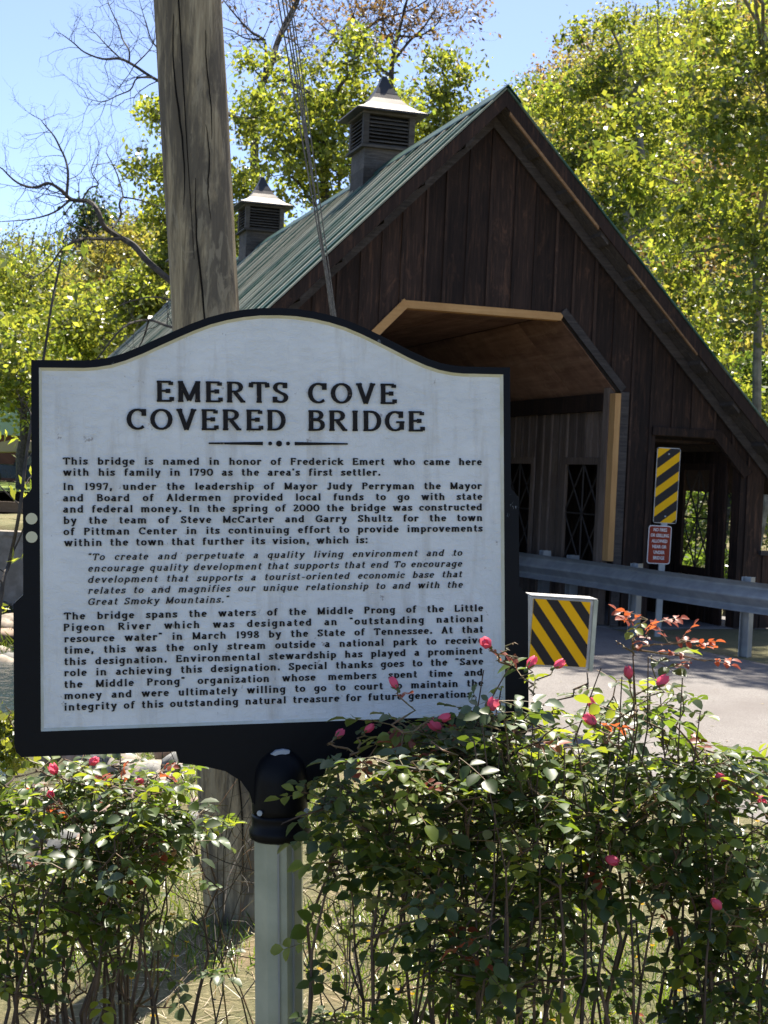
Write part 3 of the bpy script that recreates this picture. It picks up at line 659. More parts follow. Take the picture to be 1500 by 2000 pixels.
    G['k'] = (.86, V(.18, 0, 1.02, 'b', 'l')+[[(.20, .28), (.62, X-o)], [(.36, .42), (.70, o)]]+H(.50, .78, X-o)+H(.58, .84, o))
    G['l'] = (.42, V(.21, 0, 1.02, 'b', 'l'))
    G['m'] = (1.28, V(.19, 0, X, 'b', 'l')+[[(.19, .48)]+arc(.41, .48, .21, .24-o, 150, 0, 6)+[(.62, 0)]]+[[(.62, .48)]+arc(.85, .48, .21, .24-o, 150, 0, 6)+[(1.06, 0)]]+H(.52, .72, o)+H(.95, 1.20, o))
    G['n'] = (.88, V(.19, 0, X, 'b', 'l')+[[(.19, .48)]+arc(.43, .48, .23, .24-o, 150, 0, 6)+[(.66, 0)]]+H(.54, .80, o))
    G['o'] = (.76, [arc(.38, .36, .28, .36-o, 0, 360, 16)])
    G['p'] = (.80, V(.18, -.30, X, 'b', 'l')+[arc(.41, .36, .27, .36-o, 155, -155, 14)])
    G['q'] = (.80, V(.62, -.30, X, 'b', '')+[arc(.37, .36, .27, .36-o, 25, 335, 14)])
    G['r'] = (.66, V(.19, 0, X, 'b', 'l')+[[(.19, .46)]+arc(.41, .48, .20, .24-o, 150, 55, 5)]+[[(.53, .50), (.53, .68)]])
    G['s'] = (.62, [arc(.31, .53, .19, .19-o, 40, 250, 8)+arc(.31, .20, .21, .20-o, 75, -145, 8)]+[[(.49, .50), (.49, .70)], [(.11, .02), (.11, .22)]])
    G['t'] = (.56, [[(.24, .94), (.24, .20)]+arc(.40, .20, .16, .20-o, 180, 310, 6)]+H(.06, .48, X-o))
    G['u'] = (.86, [[(.19, X), (.19, .24)]+arc(.41, .24, .22, .24-o, 180, 340, 6)]+V(.64, 0, X, 'r', 'l')+H(.04, .22, X-o))
    G['v'] = (.82, [[(.13, X), (.41, .02)], [(.41, .02), (.69, X)]]+H(.01, .28, X-o)+H(.56, .80, X-o))
    G['w'] = (1.18, [[(.13, X), (.36, .02)], [(.36, .02), (.59, X)], [(.59, X), (.82, .02)], [(.82, .02), (1.05, X)]]+H(.01, .28, X-o)+H(.46, .72, X-o)+H(.92, 1.16, X-o))
    G['y'] = (.82, [[(.13, X), (.43, .06)], [(.69, X), (.38, -.14)]+arc(.24, -.14, .14, .12, -20, -140, 4)]+H(.01, .28, X-o)+H(.56, .80, X-o))
    G['z'] = (.70, H(.10, .58, X-o)+[[(.58, X-o), (.12, o)]]+H(.12, .62, o)+[[(.10, X-o), (.10, .52)], [(.62, o), (.62, .22)]])
    G['x'] = (.80, [[(.14, X), (.66, 0)], [(.66, X), (.14, 0)]]+H(.02, .28, X-o)+H(.54, .78, X-o)+H(.02, .28, o)+H(.54, .78, o))
    G['1'] = (.50, V(.27, 0, 1, 'b', 'l'))
    G['2'] = (.76, [arc(.36, .72, .25, .28-o, 160, -30, 8)+[(.12, o)]]+H(.12, .68, o)+[[(.68, o), (.68, .2)]])
    G['7'] = (.72, H(.10, .62, 1-o)+[[(.62, 1-o), (.30, 0)]]+[[(.10, 1-o), (.10, .76)]])
    G['8'] = (.76, [arc(.38, .75, .22, .25-o, 0, 360, 12), arc(.38, .26, .27, .26-o, 0, 360, 12)])
    G['9'] = (.76, [arc(.37, .70, .26, .30-o, 0, 360, 14), [(.63, .70), (.60, .35)]+arc(.34, .30, .26, .30-o, 0, -130, 6)])
    G['0'] = (.84, [arc(.42, .5, .33, .5-o, 0, 360, 18)])
    G['.'] = (.36, [[(.18, 0), (.18, wv*1.1)]]); G[','] = (.36, [[(.19, wv*1.1), (.19, .04), (.11, -.14)]])
    G[':'] = (.36, [[(.18, 0), (.18, wv)], [(.18, .52), (.18, .52+wv)]]); G["'"] = (.30, [[(.16, 1.02), (.13, .76)]])
    G['-'] = (.60, H(.10, .50, .34)); G['\u201c'] = (.50, [[(.16, 1.02), (.10, .80)], [(.36, 1.02), (.30, .80)]]); G['\u201d'] = (.50, [[(.18, 1.04), (.12, .82)], [(.38, 1.04), (.32, .82)]])
    return G
def ribbon(mb, pts, wv, wh, sc, ox, oz, y0, y1, shear=0):
    n = len(pts); P = [Vector(p) for p in pts]; closed = (P[0]-P[-1]).length < 1e-4 and n > 4
    L, Rr = [], []
    for i in range(n):
        if closed: a, b_ = P[(i-1) % (n-1)], P[(i+1) % (n-1)]
        else: a, b_ = P[max(i-1, 0)], P[min(i+1, n-1)]
        d = (b_-a).normalized(); nn = Vector((-d.y, d.x)); hw = .5*math.hypot(wv*d.y, wh*d.x)
        for lst, s in ((L, 1), (Rr, -1)):
            q = P[i]+nn*(hw*s); lst.append(((q.x+q.y*shear)*sc+ox, q.y*sc+oz))
    vs = []
    for (l, r) in zip(L, Rr): vs += [(l[0], y0, l[1]), (r[0], y0, r[1]), (l[0], y1, l[1]), (r[0], y1, r[1])]
    fs = []
    for i in range(n-1):
        a, b_ = i*4, (i+1)*4; fs += [(a, a+1, b_+1, b_), (a+2, a, b_, b_+2), (a+1, a+3, b_+3, b_+1)]
    if not closed: fs += [(0, 2, 3, 1), ((n-1)*4, (n-1)*4+1, (n-1)*4+3, (n-1)*4+2)]
    mb.add(vs, fs)
def set_glyph(mb, strokes, wv, wh, sc, ox, oz, yface, ybase, shear=0):
    for j, st in enumerate(strokes): ribbon(mb, st, wv, wh, sc, ox, oz, yface-j*.00003, ybase, shear)
def word_w(wd, G, ls): return sum(G[c_][0]+ls for c_ in wd)-ls

marker = bpy.data.objects.new('historical_marker', None); link(marker)
tag(marker, 'white cast historical marker with black border and raised black text on a round post', 'historical marker')
a_, b_, c_ = 0.21391591, -0.03579298, -0.04471046
Mr = Matrix.Rotation(a_, 3, 'Z') @ Matrix.Rotation(b_, 3, 'X') @ Matrix.Rotation(c_, 3, 'Y')
marker.matrix_world = Matrix.Translation((-0.21901216, 3.17249852, 1.53844034)) @ Mr.to_4x4()
arch = [(0, .5114), (.04, .5102), (.078, .5055), (.115, .498), (.15, .4880), (.187, .4735), (.222, .4575), (.2575, .4408), (.293, .4235), (.3287, .4085), (.357, .3995), (.385, .3945), (.41, .3925)]
side = [(.5157, .392), (.5163, .125), (.5338, .1045), (.5342, -.093), (.554, -.1115), (.554, -.400), (.550, -.417), (.539, -.4275), (.2225, -.4286), (.2165, -.4526), (.163, -.4624), (.12, -.474), (.087, -.496), (.068, -.524), (.061, -.548)]
half = arch+side; outer = half+[(-x_, z_) for x_, z_ in reversed(half) if x_ > 0]
def offs(pts, d):      # offset the arch downwards along its normal
    out = []
    for i, (x_, z_) in enumerate(pts):
        a = pts[max(i-1, 0)]; c2 = pts[min(i+1, len(pts)-1)]; dx, dz = c2[0]-a[0], c2[1]-a[1]
        if i == 0: dx, dz = 1, 0
        l = math.hypot(dx, dz); out.append((x_+dz/l*d, z_-dx/l*d))
    return out
def inner(d): 
    h = offs(arch, d); h = h+[(.5157-d, .392-d), (.5157-d, -.376-(.0157-d))]
    return h+[(-x_, z_) for x_, z_ in reversed(h) if x_ > 1e-6]
in1, in2 = inner(.0157), inner(.0215)
def ring(name, A, B, yA, yB, mat, parent, back=None):
    n, m_ = len(A), len(B); vs = [(x_, yA, z_) for x_, z_ in A]+[(x_, yB, z_) for x_, z_ in B]
    if n == m_: fs = [(i, (i+1) % n, (i+1) % n+n, i+n) for i in range(n)]
    else: fs = [tuple(t_) for t_ in geometry.tessellate_polygon([[Vector((x_, z_, 0)) for x_, z_ in A], [Vector((x_, z_, 0)) for x_, z_ in B]])]
    return vs, fs
DEP = .034
mb = MB(); vs, fs = ring('f', outer, in1, 0, 0, None, None); mb.add(vs, fs)
n = len(outer); mb.add([(x_, 0, z_) for x_, z_ in outer]+[(x_, DEP, z_) for x_, z_ in outer], [(i, (i+1) % n, (i+1) % n+n, i+n) for i in range(n)])
tri = geometry.tessellate_polygon([[Vector((x_, z_, 0)) for x_, z_ in outer]]); mb.add([(x_, DEP, z_) for x_, z_ in outer], tri)
mb.obj('border_frame', M['black'], marker)
mb = MB(); vs, fs = ring('b', in1, in2, .0002, .0075, None, None); mb.add(vs, fs); mb.obj('bevelled_edge', M['cream'], marker)
mb = MB(); tri = geometry.tessellate_polygon([[Vector((x_, z_, 0)) for x_, z_ in in2]]); mb.add([(x_, .0075, z_) for x_, z_ in in2], tri); mb.obj('text_panel', M['white'], marker)
for z_ in (.064, .026):
    mb = MB(); mb.lathe([(.0118, 0), (.0118, .0012)], 20); o = mb.obj('reflector_dot', M['dot'], marker); o.location = (-.5165, -.0002, z_); o.rotation_euler = (R(90), 0, 0)
# socket and post
mb = MB(); mb.lathe([(.0585, -.575), (.0600, -.56), (.0600, -.50), (.057, -.475), (.048, -.455), (.030, -.437), (.006, -.428)][::1], 28)
so = mb.obj('post_socket', M['black'], marker, smooth=True); so.location = (-.001, .018, 0)
mb = MB(); mb.lathe([(.0565, -.628), (.0655, -.622), (.0665, -.606), (.0600, -.598), (.0600, -.582), (.0615, -.577), (.0590, -.572)], 28); so = mb.obj('socket_collar', M['black'], marker, smooth=True); so.location = (-.001, .018, 0)
for sx in (-.049, .050):
    mb = MB(); mb.lathe([(.006, 0), (.006, .005)], 8); o = mb.obj('set_screw', M['chip'], marker); o.location = (sx, -.022, -.562); o.rotation_euler = (R(90), 0, R(20*(1 if sx > 0 else -1)))
mb = MB(); chip = [(-.024, -.440), (-.012, -.433), (.004, -.431), (.017, -.434), (.015, -.440), (.004, -.442), (-.004, -.447), (-.012, -.4445)]
mb.prism(chip, -.0155, .012); mb.obj('paint_patch', M['chip'], marker)
mb = MB(); mb.lathe([(.0545, -1.70), (.0545, -.60)], 8); po = mb.obj('post', M['galvpost'], marker); po.location = (-.004, .018, 0); po.rotation_euler = (0, 0, R(10))
for a0 in (-99, -62):
    mb = MB(); aa = R(a0); mb.box(-.0025, .0025, -.002, .002, -1.7, -.629); o = mb.obj('post_seam', M['galv'], marker); o.location = (-.004+.0525*math.cos(aa), .018+.0525*math.sin(aa), 0); o.rotation_euler = (0, 0, aa)
# title letters, one raised letter each
TG = glyphs(.215, .095, .085); BG = glyphs(.24, .14, .085)
PY = .0075
def title(txt, words, base, cap):
    for wd, (xa, xb) in zip(txt, words):
        G = TG; tot = sum(G[c_][0] for c_ in wd); ls = ((xb-xa)/cap-tot+.10)/(len(wd)-1) if len(wd) > 1 else 0; x_ = xa-.05*cap
        for ch in wd:
            mb = MB(); set_glyph(mb, G[ch][1], .215, .095, cap, 0, 0, 0, .004); o = mb.obj('raised_letter', M['letter'], marker); o.location = (x_, PY-.0042, base)
            x_ += (G[ch][0]+ls)*cap
title(['EMERTS', 'COVE'], [(-.2582, .0183), (.0665, .2559)], .3085, .0445)
title(['COVERED', 'BRIDGE'], [(-.3187, .0140), (.0648, .3184)], .2493, .0445)
for s_g in (-1, 1):
    mb = MB(); mb.prism([(s_g*.0345, .2180), (s_g*.0345, .2252), (s_g*.150, .2232), (s_g*.150, .2200)], PY-.003, PY); mb.obj('rule_bar', M['letter'], marker)
for x_, r0 in ((-.0187, .0042), (.0006, .0064), (.0198, .0042)):
    mb = MB(); mb.lathe([(r0, 0), (r0*.96, .003)], 16); o = mb.obj('rule_dot', M['letter'], marker); o.location = (x_, PY, .2217); o.rotation_euler = (R(90), 0, 0)
TEXT = ["This bridge is named in honor of Frederick Emert who came here", "with his family in 1790 as the area's first settler.",
 "In 1997, under the leadership of Mayor Judy Perryman the Mayor", "and Board of Aldermen provided local funds to go with state",
 "and federal money. In the spring of 2000 the bridge was constructed", "by the team of Steve McCarter and Garry Shultz for the town",
 "of Pittman Center in its continuing effort to provide improvements", "within the town that further its vision, which is:",
 "\u201cTo create and perpetuate a quality living environment and to", "encourage quality development that supports that end To encourage",
 "development that supports a tourist-oriented economic base that", "relates to and magnifies our unique relationship to and with the", "Great Smoky Mountains.\u201d",
 "The bridge spans the waters of the Middle Prong of the Little", "Pigeon River which was designated an \u201coutstanding national",
 "resource water\u201d in March 1998 by the State of Tennessee. At that", "time, this was the only stream outside a national park to receive",
 "this designation. Environmental stewardship has played a prominent", "role in achieving this designation. Special thanks goes to the \u201cSave",
 "the Middle Prong\u201d organization whose members spent time and", "money and were ultimately willing to go to court to maintain the",
 "integrity of this outstanding natural treasure for future generations."]
LN = [(-0.4514, .4506, .1759), (-.4516, .2219, .1527), (-.4517, .4502, .1229), (-.4519, .4513, .0993), (-.452, .4511, .0759), (-.4511, .4516, .0525), (-.4512, .4514, .0293), (-.4503, .1927, .0062),
 (-.4036, .4038, -.0236), (-.4027, .4036, -.0475), (-.4028, .4035, -.0708), (-.4029, .4045, -.0938), (-.4031, -.1110, -.1170), (-.4511, .4515, -.1465), (-.4523, .4513, -.1700), (-.4514, .4518, -.1937),
 (-.4515, .4516, -.2173), (-.4517, .4503, -.2410), (-.4518, .4513, -.2642), (-.4519, .4500, -.2884), (-.452, .4510, -.3118), (-.4522, .4316, -.3354)]
CAP = .0150
n_let = 24; GM = {}; small = MB()
for li_, (txt, (xa, xb, zb)) in enumerate(zip(TEXT, LN)):
    ital = 8 <= li_ <= 12; shear = .22 if ital else 0; wv, wh = (.185, .11) if ital else (.24, .14)
    G = glyphs(wv, wh, .07) if ital else BG; cap = CAP*(.94 if ital else 1)
    words = txt.split(' '); tot = (xb-xa)/cap+.10; nl = sum(len(w_) for w_ in words); base_w = sum(word_w(w_, G, 0) for w_ in words)
    ls = .17
    def spc(ls): return (tot-base_w-ls*(nl-len(words)))/(len(words)-1)
    while spc(ls) < .55 and ls > -.1: ls -= .01
    while spc(ls) > 1.9 and ls < .30: ls += .01
    sp = spc(ls); x_ = xa-.06*cap
    for wd in words:
        for ch in wd:
            if n_let < 300:
                if (ch, ital) not in GM:
                    mb = MB(); set_glyph(mb, G[ch][1], wv, wh, cap, 0, 0, 0, .0021, shear); GM[(ch, ital)] = mb.mesh('raised_letter', M['letter'])
                o = mesh_obj('raised_letter', GM[(ch, ital)], marker); o.location = (x_, PY-.0022, zb); n_let += 1
            else: set_glyph(small, G[ch][1], wv, wh, cap, x_, zb, PY-.0022, PY-.0001, shear)
            x_ += (G[ch][0]+ls)*cap
        x_ += (sp-ls)*cap
tag(small.obj('small_lettering', M['letter'], marker), kind='stuff')

# ------------------------------------------------------------------ utility pole with guy cables
pole = empty('utility_pole', (-.455, 5.62, -.27), 0, 'thick weathered wooden utility pole with long cracks behind the marker', 'utility pole')
pt, pb = Vector((-.824, 5.62, 3.45)), Vector((-.455, 5.62, -.27)); dirp = (pt-pb).normalized(); LP = 9.0
n, rows = 40, 60; vs, fs = [], []
xa_ = dirp.cross(Vector((0, 1, 0))).normalized(); ya_ = dirp.cross(xa_)
cr_lines = [(262, .30, .007), (283, .5, .004), (238, .2, .004), (205, .6, .004), (310, .9, .004)]
for i in range(rows+1):
    h = -.5+LP*i/rows
    for k in range(n):
        a = 2*math.pi*k/n; rr = .128*(1-.004*h)+.0022*math.sin(a*9+h*1.3)+.0016*math.sin(a*17-h*3.1)+random.uniform(-.0006, .0006)
        vs.append(dirp*h+(xa_*math.cos(a)+ya_*math.sin(a))*rr)
fs = [(i*n+k, i*n+(k+1) % n, (i+1)*n+(k+1) % n, (i+1)*n+k) for i in range(rows) for k in range(n)]
m, t, b = new_mat('weathered_pole')
v = coords(t, (1, 1, .05), False); g = noise(t, v, 55, 8, .65, .5); v2 = coords(t, (1, 1, .22), False); l = noise(t, v2, 9, 6, .7, .4); v3 = coords(t, (1, 1, .30), False); l2 = noise(t, v3, 16, 4, .6, .8)
c = ramp(t, g, [(.3, (.14, .112, .070)), (.5, (.33, .262, .165)), (.72, (.52, .43, .28))]).outputs[0]
c = mixc(t, ramp(t, l, [(.43, (0, 0, 0)), (.56, (.85, .85, .85))]).outputs[0], c, (.105, .088, .068))
c = mixc(t, ramp(t, l2, [(.57, (0, 0, 0)), (.61, (.6, .6, .6))]).outputs[0], c, (.34, .285, .195))
t.links.new(c, b.inputs['Base Color']); b.inputs['Roughness'].default_value = .85; b.inputs['Specular IOR Level'].default_value = .2
bump(t, g, .7, .006, b)
sh = mesh_obj('shaft', mk('shaft', vs, fs, m, smooth=True), pole)
for (h0, h1, ang0, drift, wd) in ((2.75, 8.4, 263, -1.2, .0042), (2.95, 3.65, 250, 5, .003), (2.3, 3.05, 272, 3, .0032), (.4, 1.6, 285, 5, .003), (2.9, 3.25, 296, -3, .0016), (3.2, 3.6, 305, 2, .0016)):
    cm = MB(); pts = []
    for k in range(15):
        h = h0+(h1-h0)*k/14; a = R(ang0+drift*math.sin(k*.45)+random.uniform(-.8, .8)+(h-h0)*drift*.35); rr = .128*(1-.004*h)+.0012
        # front of pole faces -Y : find angle so that direction is towards the camera
        pts.append(dirp*h+Vector((math.cos(a), math.sin(a), 0))*rr)
    ws = [wd*math.sin(math.pi*(k+.3)/14.6)+.0006 for k in range(15)]
    cm.tube(pts, ws, 5); cm.obj('crack', M['crack'], pole)
for k, (x0, x1_, y0) in enumerate(((532, 628, 7.0), (541, 632, 7.02), (548, 629, 7.05), (556, 626, 7.1), (562, 636, 7.2))):
    # cable runs from high on the line down to its ground anchor
    s0 = Vector(((x0-750)/FPX*y0-.075, y0, 3.90)); s1 = Vector(((x1_-750)/FPX*y0+.005, y0, 2.48)); d = (s1-s0)
    a = s0-d*2.6; b_ = s0+d*2.5; mb = MB(); mb.tube([a, a.lerp(b_, .5)+Vector((0, 0, -.01)), b_], .0040 if k < 4 else .0032, 6)
    o = mb.obj('guy_cable', M['cable']); tag(o, ['leftmost steel guy cable of the bundle right of the pole', 'second steel guy cable from the left in the bundle', 'middle steel guy cable of the bundle crossing the roof', 'fourth steel guy cable from the left in the bundle', 'thin rightmost guy cable standing apart from the bundle'][k], 'cable', 'guy cables beside the pole')

# ------------------------------------------------------------------ stones
def stone_mesh(seed, mat):
    rn = random.Random(seed); import bmesh
    bm = bmesh.new(); bmesh.ops.create_icosphere(bm, subdivisions=2, radius=1)
    ax = Vector((rn.uniform(.8, 1.2), rn.uniform(.7, 1.0), rn.uniform(.45, .7))); ph = [rn.uniform(0, 6) for _ in range(6)]
    for v_ in bm.verts:
        c_ = v_.co; k_ = 1+.10*math.sin(c_.x*2.3+ph[0])+.09*math.sin(c_.y*2.7+ph[1])+.08*math.sin(c_.z*3.1+ph[2])+.05*math.sin(c_.x*5+c_.y*4+ph[3])
        v_.co = Vector((c_.x*ax.x, c_.y*ax.y, c_.z*ax.z))*k_
    me = bpy.data.meshes.new('river_stone'); bm.to_mesh(me); bm.free(); me.materials.append(mat)
    me.polygons.foreach_set('use_smooth', [True]*len(me.polygons)); return me
SM = [stone_mesh(i, M[['stone', 'stone2', 'stone3', 'stone'][i % 4]]) for i in range(8)]
def scatter_stones(n, xr, yr, sr, label, group, cond):
    cnt = 0; tries = 0
    while cnt < n and tries < n*40:
        tries += 1; x_ = random.uniform(*xr); y_ = random.uniform(*yr)
        if not cond(x_, y_): continue
        z_ = float(ground_z(x_, y_)); s_ = random.uniform(*sr)
        o = mesh_obj('river_stone', random.choice(SM)); o.location = (x_, y_, z_+s_*.25); o.scale = (s_, s_, s_); o.rotation_euler = (random.uniform(-.4, .4), random.uniform(-.4, .4), random.uniform(0, 6))
        tag(o, label, 'stone', group); cnt += 1
def pxx(x_, y_): return 750+FPX*x_/y_
scatter_stones(105, (-3.6, -.3), (6.4, 10.2), (.08, .17), 'rounded tan river stone on the sloping bank behind the rose bushes', 'river stones on the near bank', lambda x_, y_: float(bank_s(x_, y_)) > .05 and -150 < pxx(x_, y_) < 720)
scatter_stones(65, (-5, -1.0), (8.0, 14.5), (.10, .24), 'large pale boulder stone lower down the bank near the water', 'boulders by the water', lambda x_, y_: float(bank_s(x_, y_)) > .4 and -100 < pxx(x_, y_) < 620)
scatter_stones(45, (-2.6, -.2), (7.0, 9.5), (.045, .10), 'small round pebble stone lying between the larger bank stones', 'pebbles on the near bank', lambda x_, y_: float(bank_s(x_, y_)) > -.3 and -50 < pxx(x_, y_) < 740)
scatter_stones(80, (-12, -5.5), (26, 38), (.18, .40), 'grey riprap stone on the far river bank left of the marker', 'riprap on the far bank', lambda x_, y_: -60 < pxx(x_, y_) < 110)

# ------------------------------------------------------------------ far left: wall, barrier, house, truck
fw = empty('retaining_wall', (-9.2, 36.2, 0), 0, 'tan concrete retaining wall above the riprap left of the marker', 'wall')
mb = MB(); mb.box(-6, 1.4, -.25, .25, -2.2, -.16); mb.obj('wall_body', M['concrete'], fw)
mb = MB(); mb.box(-6.05, 1.45, -.3, .3, -.158, -.05); mb.obj('coping', M['concrete'], fw)
wr = empty('roadside_barrier', (-10, 42.6, 0), 0, 'low brown timber barrier along the far road', 'barrier')
mb = MB(); mb.box(-12, 2.5, -.08, .08, .18, .48); mb.obj('barrier_rail', wood('barrier_wood', (.10, .07, .05), (.16, .12, .09), (.24, .19, .15), axis=0), wr)
for k in range(6): mb = MB(); mb.box(-11+k*2.4, -10.8+k*2.4, .09, .25, -.2, .5); mb.obj('post', M['board'], wr)
hs = empty('house', (-19.5, 78, .6), R(8), 'small red brown house with pale green metal roof far behind the marker', 'house')
redw = plain('red_siding', (.14, .05, .035), .8, c2=(.18, .07, .05), scale=3)
mb = MB(); mb.box(-6, 3.2, -3, 3, 0, 2.3); mb.obj('wall', redw, hs)
mb = MB(); mb.prism([(-6.6, 2.3), (3.8, 2.3), (3.3, 3.5), (-6.1, 3.5)], -3.6, 3.6); mb.obj('roof', plain('pale_green_metal', (.30, .42, .30), .45), hs)
for k in range(3):
    mb = MB(); mb.box(-4.6+k*2.6, -3.4+k*2.6, -3.05, -3.003, .8, 1.8); f = mb.obj('window', M['whitep'], hs)
    mb = MB(); mb.box(-4.5+k*2.6, -3.5+k*2.6, -3.06, -3.052, .9, 1.7); mb.obj('pane', M['void'], f)
sh_ = empty('carport', (-16.9, 69, .55), R(5), 'tan canopy carport beside the far house', 'carport')
mb = MB(); mb.prism([(-2.6, 1.35), (2.2, 1.65), (2.2, 1.75), (0, 2.1), (-2.6, 1.45)], -1.5, 1.5); mb.obj('canopy', plain('tan_canvas', (.35, .27, .20), .8), sh_)
for sx in (-2.4, 2.0):
    for sy in (-1.4, 1.4): mb = MB(); mb.box(sx-.04, sx+.04, sy-.04, sy+.04, 0, 1.45 if sx < 0 else 1.7); mb.obj('pole', M['galv'], sh_)
tk = empty('parked_truck', (-15.6, 64.5, .55), R(14), 'dark blue pickup truck parked beside the far lawn', 'truck')
dk = plain('dark_blue_paint', (.012, .022, .05), .25, .3)
mb = MB(); mb.prism([(-1.2, .35), (2.2, .35), (2.25, .8), (1.2, .92), (.75, 1.35), (-.35, 1.38), (-.55, .92), (-2.3, .92), (-2.3, .35)], -.8, .8); bevel(mb.obj('body', dk, tk), .05)
mb = MB(); mb.prism([(1.12, .94), (.72, 1.28), (-.28, 1.31), (-.45, .94)], -.805, .805); mb.obj('side_windows', plain('tinted_glass', (.05, .06, .07), .1), tk)
for sx in (-1.4, 1.5):
    for sy in (-.8, .8):
        mb = MB(); mb.lathe([(.36, -.11), (.36, .11)], 20); o = mb.obj('wheel', M['blk'], tk); o.location = (sx, sy, .36); o.rotation_euler = (R(90), 0, 0)
        mb = MB(); mb.lathe([(.2, -.115), (.2, .115)], 14); mb.obj('hubcap', M['bolt'], o)
for sy in (-.55, .55):
    mb = MB(); mb.box(2.22, 2.27, sy-.15, sy+.15, .62, .76); mb.obj('headlight', M['whitep'], tk)

# ------------------------------------------------------------------ foliage
def leaf_quads(C, size, rs, flat=.0, droop=0.0, aspect=.62):
    """C (n,3) centres -> V,F of folded diamond leaves (2 quads -> 1 quad each)"""
    n = len(C); a = rs.normal(size=(n, 3)); a[:, 2] = a[:, 2]*(1-flat)-droop; a /= np.linalg.norm(a, axis=1)[:, None]+1e-9
    b_ = rs.normal(size=(n, 3)); b_ -= (b_*a).sum(1)[:, None]*a; b_ /= np.linalg.norm(b_, axis=1)[:, None]+1e-9
    s = size*rs.uniform(.45, 1.45, size=(n, 1)); nn = np.cross(a, b_)
    V = np.stack([C-a*s*.5, C+b_*s*aspect*.5+nn*s*.10, C+a*s*.55, C-b_*s*aspect*.5+nn*s*.10], 1).reshape(-1, 3)
    F = np.arange(n*4).reshape(n, 4); return V, F
GREENS = {'yg': ((.110, .125, .026), (.160, .165, .036), (.070, .092, .022)), 'mid': ((.060, .090, .020), (.085, .115, .024), (.045, .07, .018)), 'dark': ((.022, .042, .016), (.035, .06, .02), (.016, .03, .013)),
          'och': ((.14, .125, .04), (.175, .145, .055), (.11, .11, .035)), 'brown': ((.10, .06, .04), (.13, .08, .05), (.08, .05, .035))}
def cols(n, key, rs):
    c_ = np.array(GREENS[key])[rs.integers(0, 3, n)]; return c_*rs.uniform(.7, 1.3, (n, 1))
def limb(mb, a, b_, r0, r1, seg=5, wob=.08, n=5):
    a = Vector(a); b_ = Vector(b_); L = (b_-a).length; pts, rr = [], []
    for k in range(seg+1):
        t_ = k/seg; q = a.lerp(b_, t_); 
        if 0 < k < seg: q += Vector((random.gauss(0, 1), random.gauss(0, 1), random.gauss(0, .7)))*L*wob*.5
        pts.append(q); rr.append(r0+(r1-r0)*t_)
    mb.tube(pts, rr, n, cap=False); return pts
def leafy_tree(label, base, trunk_top, r0, blobs, key, leaf, seed, ncl, per, bark='bark', group=None, name='leafy_tree', cat='tree', cl_r=.5, droop=0., sub=True):
    rs = np.random.default_rng(seed); random.seed(seed)
    root = empty(name, base, 0, label, cat, group); B = Vector(base)
    mb = MB(); T = Vector(trunk_top)-B; tp = limb(mb, (0, 0, -.3), T, r0, r0*.35, 8, .025, 8)
    Cs = []; tot = sum(b_[3]*b_[4]*b_[5] for b_ in blobs)
    for (cx_, cy_, cz_, rx, ry, rz_) in blobs:
        c0 = Vector((cx_, cy_, cz_))-B; k_ = max(3, int(ncl*rx*ry*rz_/tot))
        att = min(tp, key=lambda q: (q-c0).length+max(0, q.z-c0.z)*1.5+.0)
        bl = limb(mb, att, c0, r0*.30, r0*.10, 5, .10, 5)
        for _ in range(k_):
            d = rs.normal(size=3); d /= np.linalg.norm(d); d *= rs.uniform(.25, 1)**.5; q = c0+Vector((d[0]*rx, d[1]*ry, d[2]*rz_)); Cs.append(q)
            if sub and random.random() < .6:
                s0 = min(bl, key=lambda w_: (w_-q).length); limb(mb, s0, q, r0*.07, r0*.02, 3, .14, 3)
    mb.obj('trunk', M[bark], root)
    C = np.array([tuple(c_) for c_ in Cs]); P_ = np.repeat(C, per, 0); sz = cl_r*rs.uniform(.5, 1.2, len(C)); P_ = P_+rs.normal(size=P_.shape)*np.repeat(sz, per)[:, None]*np.array([.5, .5, .36])
    V, F = leaf_quads(P_, leaf, rs, .15, droop); cc = cols(len(P_), key, rs)
    cc *= np.repeat(rs.uniform(.6, 1.35, len(C)), per)[:, None]
    mesh_obj('crown', np_mesh('crown', V, F, M['tree'], colors=cc), root)
    return root
def W(px, py, Y):     # photo direction at depth Y -> world point used for design of natural shapes
    d = Fw+Rt*((px-750)/FPX)-Up*((py-1000)/FPX); return Vector((0, 0, 1.7))+d*(Y/d.y)
def blob(px, py, Y, rx, ry, rd=None):
    c_ = W(px, py, Y); k_ = Y/FPX; return (c_.x, c_.y, c_.z, rx*k_, (rd if rd else rx*k_), ry*k_)
def gz(x_, y_): return float(ground_z(x_, y_))
# trees behind the roof
c_ = W(640, 1000, 44); leafy_tree('loose yellow green tree rising behind the first cupola', (c_.x, 44, gz(c_.x, 44)), W(640, 200, 44), .28,
  [blob(500, 140, 44, 55, 45), blob(600, 250, 44, 110, 70), blob(700, 110, 43, 65, 60), blob(740, 230, 45, 80, 60), blob(560, 340, 44, 100, 60), blob(680, 330, 43, 80, 50), blob(640, 170, 45, 80, 60)], 'yg', .16, 11, 150, 80, group='leafy trees behind the bridge roof', cl_r=.75, droop=.5)
c_ = W(860, 1000, 48); leafy_tree('yellow green tree between the first cupola and the gable peak', (c_.x, 48, gz(c_.x, 48)), W(870, 180, 48), .22,
  [blob(860, 110, 48, 35, 50), blob(910, 150, 48, 26, 26), blob(840, 200, 48, 60, 40), blob(900, 240, 48, 70, 40), blob(800, 290, 49, 90, 50)], 'yg', .16, 12, 85, 80, group='leafy trees behind the bridge roof', cl_r=.7, droop=.5)
